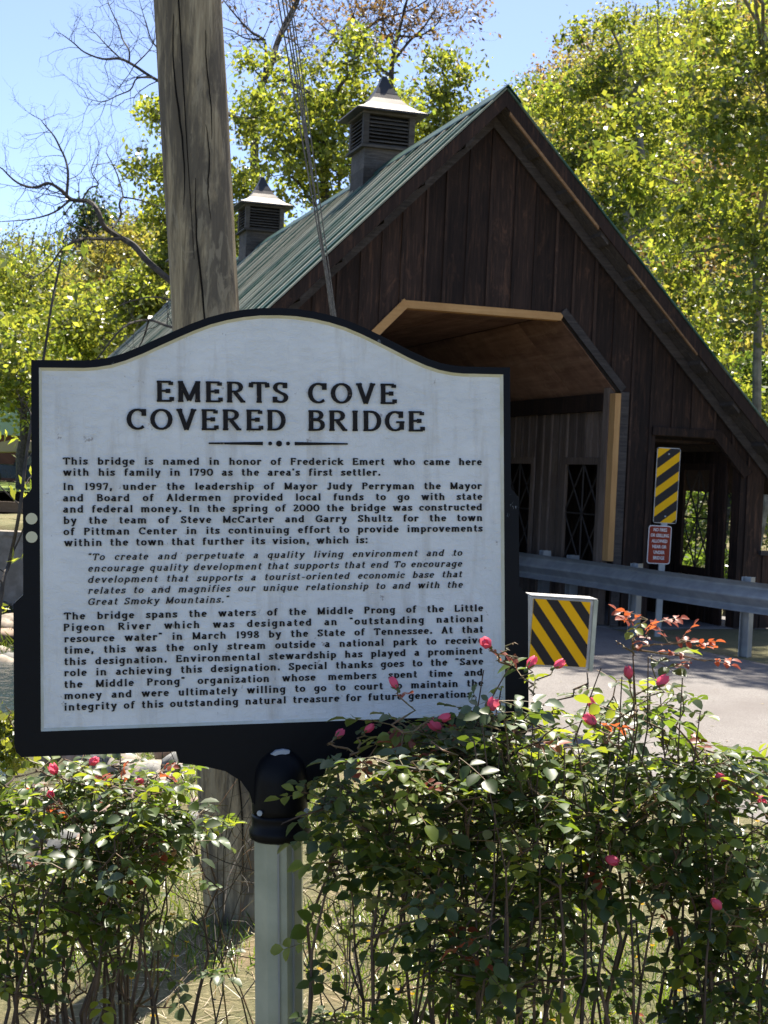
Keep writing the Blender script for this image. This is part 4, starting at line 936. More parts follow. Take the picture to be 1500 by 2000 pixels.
c_ = W(380, 1000, 40); leafy_tree('green tree whose branches show on both sides of the pole', (c_.x, 40, gz(c_.x, 40)), W(400, 220, 40), .25,
  [blob(300, 235, 40, 38, 42), blob(300, 325, 40, 50, 32), blob(480, 430, 40, 50, 90), blob(320, 430, 41, 45, 70), blob(500, 230, 40, 40, 60), blob(320, 530, 41, 50, 40)], 'yg', .145, 13, 90, 80, group='leafy trees behind the bridge roof', cl_r=.6, droop=.6)
# sycamore group on the right
c_ = W(1500, 1000, 27); leafy_tree('large bright leaved tree with pale limbs at the right edge', (c_.x, 27, gz(c_.x, 27)), W(1490, 120, 27), .13,
  [blob(1440, 60, 27, 90, 90), blob(1330, 210, 27, 110, 70), blob(1450, 280, 26, 110, 100), blob(1230, 330, 28, 100, 60), blob(1380, 430, 27, 120, 80), blob(1480, 560, 26, 90, 110), blob(1300, 500, 28, 70, 60), blob(1400, 620, 28, 70, 70), blob(1560, 400, 27, 80, 200), blob(1470, 150, 26, 80, 90), (3.2, 20.5, 11.6, 1.3, 1.0, .8), (5.2, 20.0, 12.2, 1.4, 1.2, 1.0), (4.2, 22.5, 13.0, 1.6, 1.4, 1.2), (6.6, 21.5, 11.0, 1.2, 1.2, 1.2)], 'yg', .135, 21, 330, 75, 'palebark', 'trees right of the bridge', cl_r=.52)
c_ = W(1240, 1000, 33); leafy_tree('bright green tree standing just beyond the right roof slope', (c_.x, 33, gz(c_.x, 33)), W(1240, 180, 33), .22,
  [blob(1200, 160, 33, 80, 50), blob(1100, 190, 33, 70, 50), blob(1120, 300, 33, 70, 60), blob(1240, 260, 34, 80, 60), blob(1190, 420, 33, 60, 70), blob(1290, 400, 34, 70, 80), blob(1130, 75, 33, 16, 36), blob(1195, 60, 33, 14, 30), blob(1290, 120, 33, 50, 40), blob(1380, 720, 34, 60, 60), blob(1440, 800, 34, 60, 60)], 'yg', .13, 22, 170, 70, 'palebark', 'trees right of the bridge', cl_r=.55)
c_ = W(1420, 1000, 40); leafy_tree('green tree seen through the walkway openings', (c_.x, 40, gz(c_.x, 40)), W(1420, 700, 40), .2,
  [blob(1340, 1020, 40, 60, 90), blob(1480, 950, 40, 60, 120), blob(1450, 760, 42, 90, 80), blob(1400, 1100, 38, 80, 30)], 'mid', .14, 23, 150, 80, group='trees right of the bridge', cl_r=.6)
# mid left trees
for k, (px, py, Y_, rx, ry, key, nm, lab) in enumerate((
    (192, 430, 92, 42, 50, 'dark', 'evergreen_tree', 'dark round evergreen standing out on the left ridge'),
    (268, 425, 96, 36, 48, 'brown', 'leafy_tree', 'bare brownish tree on the ridge beside the pole'),
    (250, 500, 74, 75, 60, 'och', 'leafy_tree', 'ochre green tree below the left ridge'),
    (60, 540, 78, 90, 60, 'yg', 'leafy_tree', 'rounded yellow green tree at the left edge on the slope'),
    (160, 620, 62, 100, 60, 'yg', 'leafy_tree', 'bright yellow tree left of the far roof end'),
    (40, 700, 58, 90, 80, 'yg', 'leafy_tree', 'bright yellow green tree above the marker left shoulder'),
    (290, 560, 58, 60, 70, 'yg', 'leafy_tree', 'yellow green tree just behind the bare limb'),
    (20, 810, 82, 60, 40, 'dark', 'leafy_tree', 'dark green tree beside the far house'))):
    c_ = W(px, 1000, Y_); leafy_tree(lab, (c_.x, Y_, gz(c_.x, Y_)), W(px, py, Y_), .25, [blob(px, py, Y_, rx, ry), blob(px-rx*.5, py+ry*.7, Y_, rx*.8, ry*.8), blob(px+rx*.4, py+ry*1.0, Y_, rx*.8, ry*.8)], key, .24 if key != 'brown' else .12, 40+k, 50 if key != 'brown' else 50, 70 if key != 'brown' else 25, group='trees on the left slope', name=nm, cl_r=1.15)
for k, (px, py, Y_, rx, ry, key, lf, lab) in enumerate((
    (10, 1440, 7.2, 38, 60, 'yg', .05, 'low yellow green shrub on the bank at the left edge'),
    (-20, 1580, 6.6, 40, 60, 'yg', .05, 'leafy green shrub lower left behind the roses'),
    (250, 1475, 12.5, 60, 26, 'mid', .06, 'small dark shrub growing beside the bridge abutment'))):
    c_ = W(px, 1400, Y_); z_ = gz(c_.x, Y_); leafy_tree(lab, (c_.x, Y_, z_), W(px, py, Y_), .012, [blob(px, py, Y_, rx, ry), blob(px+rx*.5, py+ry*.5, Y_, rx*.8, ry*.7)], key, lf, 70+k, 22, 26, group='shrubs on the near bank', name='riverside_shrub', cat='shrub', cl_r=.09, droop=.3)
# forest on the hills, one mass
rs = np.random.default_rng(5)
n_t = 0; TC, TS, TK = [], [], []
tries = 0
while n_t < 900 and tries < 60000:
    tries += 1
    az = rs.uniform(-32, 32); az = az if (abs(az) < 16 or rs.random() < .45) else None
    if az is None: continue
    r = math.sqrt(rs.uniform(56**2, 146**2)); x_, y_ = r*math.sin(R(az)), r*math.cos(R(az))
    if pxx(x_, y_) < 170 and r < 96: continue
    if any((x_-a[0])**2+(y_-a[1])**2 < 7 for a in TC[-400:]): continue
    TC.append((x_, y_, gz(x_, y_))); TS.append(rs.uniform(.75, 1.3)); n_t += 1
Vs, Fs, Cc = [], [], []; off = 0
tm = MB()
for (x_, y_, z_), s in zip(TC, TS):
    az = math.degrees(math.atan2(x_, y_)); vis = abs(az) < 16.5
    ncl = 30 if vis else 16; per = 30 if vis else 15
    h = 8.5*s; rr = 2.7*s
    key = rs.choice(['yg', 'mid', 'och', 'dark', 'brown'], p=[.48, .14, .26, .05, .07]) if x_ < 8 else rs.choice(['yg', 'mid', 'och', 'dark', 'brown'], p=[.34, .10, .42, .05, .09])
    d = rs.normal(size=(ncl, 3)); d /= np.linalg.norm(d, axis=1)[:, None]; d *= rs.uniform(.3, 1, (ncl, 1))**.5
    C = np.array([x_, y_, z_+h*.62])+d*np.array([rr, rr, h*.36]); Pp = np.repeat(C, per, 0); Pp = Pp+rs.normal(size=Pp.shape)*.42*s
    V, F = leaf_quads(Pp, .26 if vis else .45, rs, .1); cc = cols(len(Pp), key, rs)*np.repeat(rs.uniform(.65, 1.3, ncl), per)[:, None]*rs.uniform(.8, 1.2)
    Vs.append(V); Fs.append(F+off); Cc.append(cc); off += len(V)
fo = mesh_obj('hillside_forest', np_mesh('hillside_forest', np.concatenate(Vs), np.concatenate(Fs), M['tree'], colors=np.concatenate(Cc)))
tag(fo, 'spring forest of yellow green and ochre trees covering the hills', 'forest', kind='stuff')
for (x_, y_, z_), s in zip(TC, TS):
    if abs(math.degrees(math.atan2(x_, y_))) < 17: tm.tube([(x_, y_, z_-.3), (x_+rs.uniform(-.4, .4), y_, z_+4*s), (x_+rs.uniform(-.8, .8), y_, z_+8*s)], [.16*s, .11*s, .04*s], 4, cap=False)
tag(tm.obj('hillside_trunks', M['palebark']), 'slender grey trunks standing among the hillside forest', 'forest', kind='stuff')

# bare trees: limbs laid out, twigs grown
def twig(mb, p, d, L, r, lev, rn, tips=None):
    pts = [p]; q = p.copy(); dd = d.copy(); seg = 5
    for k in range(seg):
        dd = (dd+Vector((rn.gauss(0, 1), rn.gauss(0, 1), rn.gauss(0, 1)))*.22+Vector((0, 0, .05))).normalized(); q = q+dd*(L/seg); pts.append(q.copy())
        if lev > 0 and k >= 1 and rn.random() < .75:
            pr = dd.cross(Vector((rn.gauss(0, 1), rn.gauss(0, 1), rn.gauss(0, 1)))).normalized(); twig(mb, q.copy(), (dd*.7+pr*.8).normalized(), L*rn.uniform(.4, .65), r*.55, lev-1, rn, tips)
    mb.tube(pts, [r*(1-.75*k/seg) for k in range(seg+1)], 3, cap=False)
    if tips is not None: tips.append(pts[-1])
def bare_tree(name, label, base, paths, Y_, seed, kpx, group, twL=.5, dens=.8, tipcol=None, tips_n=3):
    rn = random.Random(seed); root = empty(name, base, 0, label, 'tree', group); B = Vector(base); mb = MB(); tw = MB(); tips = []
    for path in paths:
        w0, w1 = path[0]; pts = []; yj = rn.uniform(-.03, .03)*Y_
        for i, (px, py) in enumerate(path[1:]): pts.append(W(px, py, Y_+yj*i/len(path)+rn.uniform(-.01, .01)*Y_)-B)
        n_ = len(pts); rr = [(w0+(w1-w0)*i/(n_-1))*Y_/FPX/2 for i in range(n_)]
        # smooth
        sp = []; sr = []
        for i in range(n_-1):
            p0, p1, p2, p3 = pts[max(i-1, 0)], pts[i], pts[i+1], pts[min(i+2, n_-1)]
            for k in range(4):
                t_ = k/4; sp.append(.5*((2*p1)+(p2-p0)*t_+(2*p0-5*p1+4*p2-p3)*t_*t_+(3*p1-p0-3*p2+p3)*t_**3)); sr.append(rr[i]+(rr[i+1]-rr[i])*t_)
        sp.append(pts[-1]); sr.append(rr[-1]); mb.tube(sp, sr, 6, cap=False)
        for i in range(2, len(sp)-1):
            if sr[i]*2*FPX/Y_ > 9: continue
            if rn.random() < dens:
                d = (sp[i+1]-sp[i-1]).normalized(); pr = d.cross(Vector((rn.gauss(0, .3), 1, rn.gauss(0, .3)))).normalized()*rn.choice((-1, 1))
                twig(tw, sp[i], (d*.6+pr*.8+Vector((0, rn.uniform(-.4, .4), 0))).normalized(), twL*rn.uniform(.5, 1.2), max(sr[i]*.4, .75*Y_/FPX), 2, rn, tips)
        twig(tw, sp[-1], (sp[-1]-sp[-3]).normalized(), twL*.8, sr[-1], 2, rn, tips)
    mb.obj('trunk', M['bark'], root); tag(tw.obj('twigs', M['bark'], root), kind='stuff')
    if tipcol:
        rs_ = np.random.default_rng(seed); C = np.repeat(np.array([tuple(q) for q in tips]), tips_n, 0); C = C+rs_.normal(size=C.shape)*.08
        V, F = leaf_quads(C, .06*Y_/20, rs_, 0, .4, .5); tag(mesh_obj('young_leaves', np_mesh('young_leaves', V, F, M['tree'], colors=cols(len(C), tipcol, rs_)), root), kind='stuff')
    return root
c_ = W(420, 1000, 15)
bare_tree('bare_tree', 'bare dark limbed tree reaching left from behind the pole', (c_.x, 15, gz(c_.x, 15)),
 [((34, 16), (440, 1350), (425, 900), (400, 640), (390, 420), (385, 200), (370, 60)),
  ((15, 3), (400, 600), (345, 558), (290, 512), (262, 480), (232, 462), (203, 442), (190, 410), (172, 393), (140, 390), (120, 372), (95, 358), (70, 366), (45, 362), (25, 350), (5, 330)),
  ((8, 2), (236, 466), (205, 467), (170, 466), (150, 470), (120, 488), (95, 522), (60, 545)),
  ((6, 1.5), (130, 383), (133, 340), (128, 312), (118, 290), (105, 265), (88, 245), (80, 234)),
  ((5, 1.5), (135, 392), (105, 415), (60, 428), (0, 433)),
  ((4, 1.5), (162, 388), (175, 368), (192, 360), (178, 335), (185, 312)),
  ((5, 1.5), (220, 445), (236, 420), (233, 398), (240, 382), (232, 350), (222, 325), (207, 298)),
  ((4, 1.5), (240, 385), (270, 390), (300, 400)), ((3, 1), (190, 440), (170, 448), (140, 440), (100, 458)),
  ((8, 2), (390, 210), (330, 170), (292, 148), (262, 128), (235, 115), (200, 115), (165, 102), (145, 85), (128, 72)),
  ((4, 1), (252, 122), (252, 98), (240, 78), (232, 52), (218, 22), (210, 0), (205, -30)),
  ((4, 1), (302, 152), (268, 153), (255, 175), (228, 187), (200, 199), (165, 190)),
  ((3, 1), (262, 128), (290, 100), (300, 80), (305, 40)), ((3, 1), (237, 116), (205, 85), (190, 68), (176, 56)),
  ((4, 1), (345, 130), (300, 85), (285, 45), (272, 0)),
  ((7, 2), (400, 640), (340, 640), (290, 625), (240, 640), (190, 700), (130, 760)), ((4, 1.5), (350, 590), (300, 580), (250, 590), (200, 610), (140, 600)), ((4, 1), (290, 628), (270, 680), (220, 720))],
 15, 3, 1, 'bare trees', .42, .55)
c_ = W(510, 1000, 52)
bare_tree('bare_tree', 'tall bare grey tree rising above the second cupola', (c_.x, 52, gz(c_.x, 52)),
 [((22, 6), (500, 900), (498, 520), (497, 250), (501, 200), (514, 160), (530, 125), (541, 85), (560, 40), (580, 0), (600, -50)),
  ((8, 2), (516, 155), (518, 85), (490, 62), (462, 32), (436, 0)), ((6, 2), (541, 88), (556, 60), (572, 30), (588, -10), (592, -40)),
  ((6, 2), (530, 125), (556, 112), (580, 128), (596, 155)), ((6, 2), (500, 200), (490, 195), (492, 225), (470, 240)), ((4, 1.5), (548, 70), (570, 78), (588, 98), (600, 122)), ((5, 1.5), (518, 78), (480, 75), (455, 60))],
 52, 5, 1, 'bare trees', 1.9, .8, 'brown', 1)
c_ = W(770, 1000, 56)
bare_tree('bare_tree', 'bare tree with hanging brown seed clusters above the first cupola', (c_.x, 56, gz(c_.x, 56)),
 [((18, 4), (760, 900), (762, 400), (764, 165), (768, 110), (780, 60), (800, -20)), ((9, 2), (764, 150), (730, 120), (700, 60), (680, 0)), ((7, 2), (768, 120), (800, 80), (830, 50), (860, 0)),
  ((6, 2), (640, 100), (660, 70), (690, 30), (700, -20)), ((6, 2), (770, 105), (750, 60), (745, 20), (720, -30)), ((5, 1.5), (780, 70), (820, 70), (855, 45), (868, 15)), ((6, 2), (762, 170), (700, 100), (640, 60), (600, 20)), ((6, 2), (700, 70), (740, 40), (800, 20), (850, -10))],
 56, 6, 1, 'bare trees', 2.1, .95, 'brown', 3)

# young sapling at the left edge, near
sap = bare_tree('sapling', 'thin young sapling with drooping yellow green leaves at the left edge', (W(40, 1500, 5.2).x, 5.2, gz(W(40, 1500, 5.2).x, 5.2)),
 [((9, 6), (-30, 1700), (0, 1190), (18, 1100), (38, 1000), (50, 900), (62, 820)), ((6, 3), (62, 820), (85, 700), (100, 600), (112, 540), (122, 490), (124, 470)), ((4, 2), (20, 1090), (50, 1010), (10, 960), (-20, 930))], 5.2, 9, 1, 'bare trees', .10, .25)
sap['group'] = 'saplings'
rs_ = np.random.default_rng(3); C = []
for px, py, r, n_ in ((95, 485, 30, 14), (125, 470, 20, 10), (160, 520, 18, 7), (165, 485, 15, 5), (15, 510, 20, 9), (20, 860, 25, 8), (30, 950, 30, 8), (30, 1090, 16, 6), (5, 1190, 22, 8), (10, 640, 30, 8), (60, 620, 30, 7), (140, 560, 20, 5)):
    for _ in range(n_):
        q = W(px+rs_.normal()*r*.6, py+rs_.normal()*r*.5, 5.2+rs_.normal()*.05)-sap.location; C.append(tuple(q))
V, F = leaf_quads(np.array(C), .045, rs_, 0, .9, .3); tag(mesh_obj('young_leaves', np_mesh('young_leaves', V, F, M['tree'], colors=cols(len(C), 'yg', rs_)*1.1), sap), kind='stuff')

# ------------------------------------------------------------------ grass, straw, small flowers
rs = np.random.default_rng(17)
def blades(n, xr, yr, hmin, hmax, wdt, palette, lie, cond=None, seed=1, nm='grass', label='', kindcat='grass'):
    rs = np.random.default_rng(seed); x_ = rs.uniform(*xr, n); y_ = rs.uniform(yr[0], yr[1], n)
    keep = np.abs(x_/y_) < .36
    if cond is not None: keep &= cond(x_, y_)
    x_, y_ = x_[keep], y_[keep]; n = len(x_); z_ = ground_z(x_, y_)
    h = rs.uniform(hmin, hmax, n); az = rs.uniform(0, 2*np.pi, n); el = np.clip(rs.normal(lie, .3, n), .02, 1.5)
    d = np.stack([np.cos(az)*np.cos(el), np.sin(az)*np.cos(el), np.sin(el)], 1); sd_ = np.stack([-np.sin(az), np.cos(az), 0*az], 1)*wdt
    B = np.stack([x_, y_, z_+.004], 1); mid = B+d*h[:, None]*.55; tip = B+d*h[:, None]+np.array([0, 0, -.15])*h[:, None]*(1 if lie > .5 else 0)
    V = np.stack([B-sd_, B+sd_, mid+sd_*.7, tip, mid-sd_*.7], 1).reshape(-1, 3); F = np.arange(n*5).reshape(n, 5)
    cc = np.array(palette)[rs.integers(0, len(palette), n)]*rs.uniform(.7, 1.25, (n, 1))
    return tag(mesh_obj(nm, np_mesh(nm, V, F, M['grass'], colors=cc)), label, kindcat, kind='stuff')
def patch(x_, y_): return np.sin(x_*3.1+1.2*np.sin(y_*2.1))+np.sin(y_*2.7+x_*1.3) 
def off_road(x_, y_):
    xe = np.interp(y_, [2.6, 5.6, 7.6, 8.19, 9.9, 12, 14.2, 16.5], [6, 3.3, 2.05, 1.78, .95, .25, -.35, -.7]); return x_ < xe-.12
blades(80000, (-3.6, 4), (3.0, 12), .03, .11, .0024, ((.10, .17, .025), (.15, .22, .03), (.20, .24, .05)), 1.1, lambda a, b_: off_road(a, b_) & (patch(a, b_) > -.5) & (bank_s(a, b_) < 1.0), 1, 'grass', 'short green grass in patches between the straw')
blades(27000, (-3.6, 4), (3.0, 12), .05, .15, .0014, ((.42, .32, .17), (.34, .24, .12), (.50, .40, .24)), .12, lambda a, b_: off_road(a, b_) & (patch(a, b_) < .9) & (bank_s(a, b_) < .6), 2, 'straw', 'dry straw and dead grass littering the ground', 'straw')
blades(5000, (-14, -6), (26, 39), .15, .5, .012, ((.09, .13, .025), (.13, .16, .03)), 1.1, None, 3, 'bank_weeds', 'green weeds on the far bank', 'weeds')
rs = np.random.default_rng(77); C = []
while len(C) < 1500:
    y_ = rs.uniform(6.5, 18); x_ = rs.uniform(-1, 5); xe = np.interp(y_, [5.6, 7.6, 8.19, 9.9, 12, 14.2, 16.5], [3.3, 2.05, 1.78, .95, .25, -.35, -.7]); xr_ = np.interp(y_, [10, 12.9, 14.5, 17], [7.4, 4.9, 3.95, 2.9])
    if x_ < xe or x_ > xr_: continue
    if rs.random() > .10+.9*math.exp(-min(x_-xe, xr_-x_)*3.5): continue
    C.append((x_, y_, .012))
V, F = leaf_quads(np.array(C), .028, rs, .8, 0, .5); V[:, 2] = .011+np.abs(V[:, 2]-.012)*.35
lc = np.array(((.20, .13, .06), (.12, .08, .05), (.28, .22, .13), (.30, .28, .25)))[rs.integers(0, 4, len(C))]
tag(mesh_obj('leaf_litter', np_mesh('leaf_litter', V, F, M['grass'], colors=lc)), 'dry leaf litter and grit along the edges of the road', 'litter', kind='stuff')
# small yellow flowers
fl = MB()
for _ in range(120):
    y_ = random.uniform(4.2, 8); x_ = random.uniform(-.34, .28)*y_
    if not bool(off_road(np.array(x_), np.array(y_))) or float(bank_s(x_, y_)) > .4: continue
    z_ = gz(x_, y_)+random.uniform(.04, .09)
    fl.tube([(x_, y_, z_-.06), (x_, y_, z_)], .001, 3); r0 = random.uniform(.008, .013)
    fl.add([(x_, y_, z_-.004)]+[(x_+r0*math.cos(k*math.pi/4), y_+r0*math.sin(k*math.pi/4), z_+.003*(k % 2)) for k in range(8)], [(0, k+1, (k+1) % 8+1) for k in range(8)])
tag(fl.obj('yellow_flowers', leaf_mat('yellow_petal', (.70, .42, .02), (.8, .5, .02), gloss=.03)), 'tiny yellow flowers dotted through the grass behind the roses', 'flowers', kind='stuff')

# ------------------------------------------------------------------ rose bushes
def leaflet(mb, base, d, nrm, L, Wd, curl, m_=0):
    """folded leaflet: midrib + two sides"""
    d = d.normalized(); s = d.cross(nrm).normalized(); nrm = s.cross(d).normalized()
    prof = [(0, 0), (.25, .78), (.55, 1.0), (.82, .62), (1, 0)]; vs = []; 
    for t_, w_ in prof:
        c_ = base+d*(L*t_)-nrm*(curl*L*t_*t_); h = Wd*.5*w_
        vs += [c_, c_+s*h+nrm*h*.35, c_-s*h+nrm*h*.35]
    fs = []
    for k in range(4):
        a = k*3; fs += [(a, a+1, a+4, a+3), (a+2, a, a+3, a+5)]
    mb.add(vs, fs, m_)
def leaf_mesh(seed, mat, size=1.0, n_pairs=2):
    rn = random.Random(seed); mb = MB(); L = .085*size; pts = [Vector((0, 0, 0))]
    for k in range(1, 6): t_ = k/5; pts.append(Vector((L*t_, 0, -.012*t_*t_*size)))
    mb.tube(pts, [.0011, .001, .0009, .0008, .0007, .0005], 3, 1, cap=False)
    up = Vector((0, 0, 1))
    leaflet(mb, pts[-1], Vector((1, rn.uniform(-.2, .2), rn.uniform(-.3, 0))), up+Vector((0, rn.uniform(-.3, .3), 0)), .039*size, .028*size, rn.uniform(.05, .3))
    for j in range(n_pairs):
        q = pts[4-j*2+0 if j == 0 else 2]
        for s_ in (-1, 1):
            leaflet(mb, q, Vector((.45+rn.uniform(-.2, .2), s_, rn.uniform(-.3, .15))), up+Vector((rn.uniform(-.3, .3), s_*rn.uniform(-.3, .2), 0)), (.034 if j == 0 else .027)*size*rn.uniform(.85, 1.1), (.025 if j == 0 else .020)*size, rn.uniform(.05, .35))
    return mb.mesh('leaf', [mat, M['canegreen']], True)
LM = {k: [leaf_mesh(i*7+j, M[k], sz, 2) for i in range(5)] for j, (k, sz) in enumerate((('rose', 1.0), ('rosey', .85), ('roser', .75), ('rosep', .95)))}
def bud_mesh(seed, open_):
    rn = random.Random(seed); mb = MB()
    h = .033; r = .0085+.004*open_
    prof = [(.002, 0), (r*.75, h*.15), (r, h*.38), (r*.86, h*.65), (r*.55, h*.88), (r*.2, h)]
    mb.lathe(prof, 10, 0)
    for k in range(5):   # overlapping outer petals
        a = k*2*math.pi/5; c_ = Vector((math.cos(a), math.sin(a), 0)); s_ = Vector((-math.sin(a), math.cos(a), 0)); vs = []
        for (t_, rr, wd) in ((.1, .55, .35), (.4, 1.05, .8), (.75, .98+.3*open_, .75), (1.02, .72+.6*open_, .15)):
            for u_ in (-1, 0, 1): vs.append(c_*(r*rr*(1.04-.14*abs(u_)))+s_*(u_*r*wd)+Vector((0, 0, h*t_)))
        mb.add(vs, [(j*3+i, j*3+i+1, (j+1)*3+i+1, (j+1)*3+i) for j in range(3) for i in range(2)], 0)
    sp = MB()
    sp.lathe([(.0015, -.012), (.004, -.009), (.0048, -.004), (.0035, .001)], 8)
    for k in range(5):
        a = k*2*math.pi/5+.4; c_ = Vector((math.cos(a), math.sin(a), 0)); leaflet(sp, c_*.003, c_*rn.uniform(.3, 1.4)+Vector((0, 0, 1)), c_, .017, .005, rn.uniform(-.2, .9))
    return mb.mesh('bud_petals', M['petal'], True), sp.mesh('sepals', M['sepal'], True)
BM = [bud_mesh(i, o_) for i, o_ in enumerate((0, .2, .5, .9))]
def q_from(d, roll):
    return d.to_track_quat('X', 'Z') @ Quaternion((1, 0, 0), roll)
def rose_bush(label, bx, by, targets, n_leaves, seed, zlo, n_canes=14, spread=.2, hmax=None, width=.25, top=None, extra=340):
    rn = random.Random(seed); base = Vector((bx, by, gz(bx, by))); root = empty('rose_bush', base, 0, label, 'rose bush', 'rose bushes around the marker')
    nodes = []     # (pos, dir, height)
    budspots = []
    def cane(p0, p1, r0, r1, bow, shoots=True, green=False, seg=9):
        mb = MB(); pts, rr = [], []; side = Vector((rn.gauss(0, 1), rn.gauss(0, 1), 0))*bow
        for k in range(seg+1):
            t_ = k/seg; q = p0.lerp(p1, t_)+side*math.sin(math.pi*t_)+Vector((rn.gauss(0, 1), rn.gauss(0, 1), 0))*.011*(0 < k < seg); pts.append(q); rr.append(r0+(r1-r0)*t_)
        mb.tube(pts, rr, 5)
        for k in range(seg*2):    # thorns
            i = rn.randrange(seg); q = pts[i].lerp(pts[i+1], rn.random()); a = rn.uniform(0, 6.28); d_ = Vector((math.cos(a), math.sin(a), -.35)); mb.tube([q, q+d_*(rr[i]+.006)], [.0016, .0002], 3, cap=False)
        mb.obj('cane', M['canegreen'] if green else M['cane'], root); return pts
    tops = []
    for i in range(n_canes):
        x_ = bx+width*((i+.5)/n_canes*2-1)+rn.uniform(-.03, .03); y_ = by+rn.uniform(-.16, .16)
        zt = top(x_)-rn.uniform(.0, .17) if top else 1.0
        b0_ = Vector((rn.gauss(0, .05)+(x_-bx)*.45, rn.gauss(0, .05), -.02)); tops.append(cane(b0_, Vector((x_-bx, y_-by, zt-base.z)), rn.uniform(.0045, .0085), .0012, rn.uniform(.03, .13)))
    for i in range(int(n_canes*5.5)):
        c0 = rn.choice(tops); k = rn.randrange(2 if rn.random() < .65 else (len(c0)+1)//2, len(c0)-1); p = c0[k]; L = rn.uniform(.08, .22)
        d_ = Vector((rn.gauss(0, .7), rn.gauss(0, .5), rn.uniform(.25, 1))).normalized(); e_ = p+d_*L; zt = top(e_.x+bx)-base.z if top else 9
        if e_.z > zt-.01: e_.z = zt-abs(rn.gauss(0, .07))
        tops.append(cane(p, e_, .003, .0014, .012, green=rn.random() < .4, seg=5))
    shoots = []
    for (tx, ty, tz, bud, openk) in targets:
        t_ = Vector((tx, ty, tz))-base; c0 = min(tops, key=lambda c_: min((q-t_).length for q in c_)); q = min(c0, key=lambda a: (a-t_).length+max(0, a.z-t_.z+.05)*5)
        pts = cane(q, t_, .0024, .0013, .008, green=True, seg=6); tops.append(pts); shoots.append(pts)
        if bud:
            pm, sm = BM[openk]; o = mesh_obj('rose_bud', sm, root); d_ = (pts[-1]-pts[-3]).normalized(); o.location = t_; o.rotation_mode = 'QUATERNION'; o.rotation_quaternion = d_.to_track_quat('Z', 'X')
            s_ = rn.uniform(.72, .95); o.scale = (s_,)*3; mesh_obj('petals', pm, o)
    cnt = 0; tries = 0
    while cnt < n_leaves and tries < n_leaves*8:
        tries += 1; c0 = rn.choice(tops); k = rn.randrange(1, len(c0)); p = c0[k]; z_ = p.z+base.z
        if (by < 3.3 and (p.x+bx) < -.125) or (c0 in shoots and rn.random() < .8) or z_ < zlo or rn.random() > min(1, .6+(z_-zlo)/(.7)): continue
        zt = top(p.x+bx) if top else 2
        upper = (zt-z_) < .10
        key = rn.choices(['rose', 'rosey', 'roser', 'rosep'], [.56, .26, .035, .145] if not upper else [.34, .38, .08, .20])[0]
        o = mesh_obj('leaf', rn.choice(LM[key]), root); a = rn.uniform(0, 6.28); d_ = Vector((math.cos(a), math.sin(a), rn.uniform(-.35, .45))).normalized()
        o.location = p; o.rotation_mode = 'QUATERNION'; o.rotation_quaternion = q_from(d_, rn.gauss(0, .45)); s_ = rn.uniform(.6, 1.22); o.scale = (s_,)*3
        if key == 'roser': o['label'] = 'reddish young leaf'
        cnt += 1
    mats = ['rose', 'rosey', 'rosep']; fo_ = MB()
    for _ in range(extra):
        c0 = rn.choice(tops); k = rn.randrange(1, len(c0)); p = c0[k]; z_ = p.z+base.z
        if z_ < .45 or (z_ > .95 and rn.random() < .35) or (c0 in shoots) or (by < 3.3 and (p.x+bx) < -.125): continue
        ki = rn.choices((0, 1, 2), (.70, .20, .10))[0]; me = rn.choice(LM[mats[ki]]); a = rn.uniform(0, 6.28); d_ = Vector((math.cos(a), math.sin(a), rn.uniform(-.45, .35))).normalized()
        mt = Matrix.Translation(p+Vector((rn.gauss(0, .02), rn.gauss(0, .03), 0))) @ q_from(d_, rn.gauss(0, .5)).to_matrix().to_4x4() @ Matrix.Scale(rn.uniform(.55, 1.1), 4)
        fo_.add([mt @ v_.co for v_ in me.vertices], [tuple(pl.vertices) for pl in me.polygons]); fo_.m[-len(me.polygons):] = [ki if pl.material_index == 0 else 3 for pl in me.polygons]
    tag(fo_.obj('foliage', [M[k_] for k_ in mats]+[M['canegreen']], root, True), kind='stuff')
    return root
def tz(px, py, Y_): c_ = W(px, py, Y_); return (c_.x, c_.y, c_.z)
# outline of bush tops: photo-measured heights turned into metres at the bush's own depth
def top_fn(pts, Y_):
    xs_ = [W(a, b_, Y_).x for a, b_ in pts]; zs_ = [W(a, b_, Y_).z for a, b_ in pts]; return lambda x_: float(np.interp(x_, xs_, zs_))
RT = [(620, 1560), (660, 1480), (700, 1440), (760, 1400), (820, 1420), (880, 1420), (900, 1420), (940, 1330), (985, 1280), (1030, 1300), (1080, 1390), (1130, 1430), (1170, 1380), (1215, 1250), (1300, 1240), (1350, 1310), (1395, 1450), (1450, 1540), (1500, 1500), (1700, 1480)]
t3 = top_fn(RT, 3.0)
def B(px, py, Y_, k=1, b_=True): return (*tz(px, py, Y_), b_, k)
rose_bush('rose bush in front of the marker with tall pink buds over the text', W(812, 1900, 2.98).x, 2.98, [B(776, 1345, 2.95, 0), B(855, 1405, 2.93, 1), B(712, 1430, 2.97, 0), B(656, 1440, 2.97, 0), B(862, 1425, 3.0, 2)], 290, 101, .42, 15, width=.175, top=t3)
rose_bush('dense rose bush under the right corner of the marker', W(1010, 1900, 3.0).x, 3.0, [B(956, 1262, 2.92, 2), B(957, 1388, 2.9, 3), B(1082, 1304, 2.95, 1), B(1030, 1305, 2.96, 0), B(1005, 1255, 2.96, 0, False), B(1160, 1388, 2.98, 0)], 300, 102, .42, 15, width=.17, top=t3)
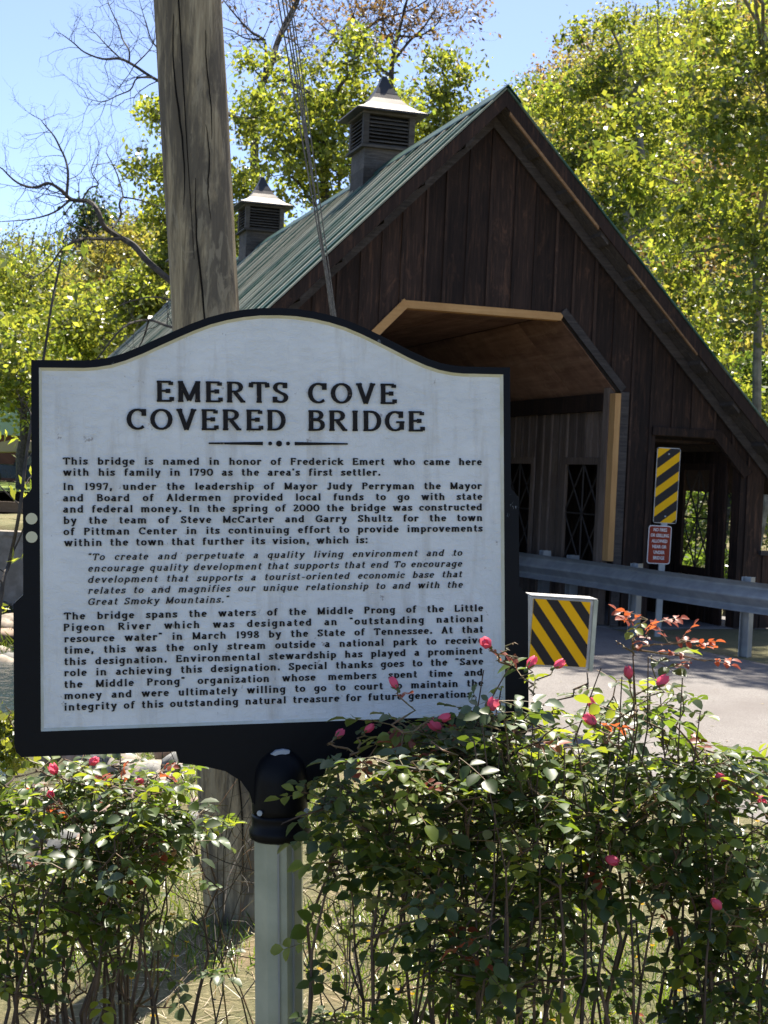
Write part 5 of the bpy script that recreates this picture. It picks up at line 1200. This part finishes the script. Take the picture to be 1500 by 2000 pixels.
rose_bush('tallest rose bush with red new leaves in front of the road', W(1230, 1900, 3.05).x, 3.05, [B(1230, 1326, 2.95, 1), B(1283, 1340, 2.95, 1), B(1203, 1252, 2.96, 0, False), B(1165, 1415, 2.95, 1), B(1183, 1675, 2.85, 1), B(1265, 1210, 3.0, 0, False), B(1330, 1250, 3.0, 0, False), B(1380, 1290, 3.0, 0, False)], 300, 103, .42, 16, width=.18, top=t3)
rose_bush('rose bush at the right edge of the picture', W(1440, 1900, 3.1).x, 3.1, [B(1490, 1570, 2.95, 1), B(1422, 1525, 2.95, 0), B(1458, 1500, 2.98, 0, False), B(1430, 1480, 2.98, 0, False), B(1408, 1775, 2.85, 0)], 290, 104, .42, 14, width=.17, top=t3)
LT = [(-200, 1480), (0, 1500), (60, 1480), (170, 1470), (250, 1500), (300, 1480), (350, 1500), (400, 1600), (480, 1750)]
t4 = top_fn(LT, 3.55)
rose_bush('rose bush at the far left below the marker', W(90, 1900, 3.5).x, 3.5, [B(175, 1492, 3.45, 1), B(110, 1513, 3.45, 2), B(40, 1450, 3.5, 0, False), B(100, 1555, 3.45, 0), B(10, 1380, 3.5, 0, False)], 290, 105, .42, 17, width=.23, top=t4, extra=90)
rose_bush('rose bush between the left edge and the marker post', W(262, 1900, 3.6).x, 3.6, [B(261, 1531, 3.5, 0), B(320, 1500, 3.5, 0, False), B(370, 1530, 3.5, 0, False)], 250, 106, .42, 14, width=.16, top=t4, extra=60)
# red shoots: clusters of long red leaves on the tall bush
tall = [o for o in bpy.data.objects if o.name.startswith('rose_bush') and 'tallest' in str(o.get('label'))][0]
rn = random.Random(9)
for (px, py) in ((1265, 1210), (1240, 1218), (1285, 1215), (1330, 1250), (1305, 1255), (1350, 1262), (1380, 1290), (1350, 1290), (1265, 1240)):
    p = Vector(tz(px, py, 3.0))-tall.location
    for k in range(2):
        o = mesh_obj('leaf', rn.choice(LM['roser']), tall); a = rn.uniform(0, 6.28); o.location = p; o.rotation_mode = 'QUATERNION'; o.rotation_quaternion = q_from(Vector((math.cos(a), math.sin(a)*.4, rn.uniform(-.1, .5))).normalized(), rn.gauss(0, .4)); o.scale = (.75,)*3; o['label'] = 'reddish young leaf'
# bare dead stems beside the post
ds = empty('dead_stems', (-.28, 3.9, 0), 0, 'pale leafless stems standing between the pole and the marker post', 'stems')
for k in range(16):
    px = rn.uniform(400, 500) if k < 8 else rn.uniform(600, 700); top_ = rn.uniform(1500, 1700); a = W(px+rn.uniform(-40, 40), 2150, 3.9+rn.uniform(-.2, .2)); b_ = W(px, top_, 3.9+rn.uniform(-.2, .2)); mb = MB()
    twig(mb, a-ds.location, (b_-a).normalized(), (b_-a).length, .0035, 2, rn); mb.obj('stem', M['bark' if k % 3 else 'canegreen'], ds)
print('objects', len(bpy.data.objects))
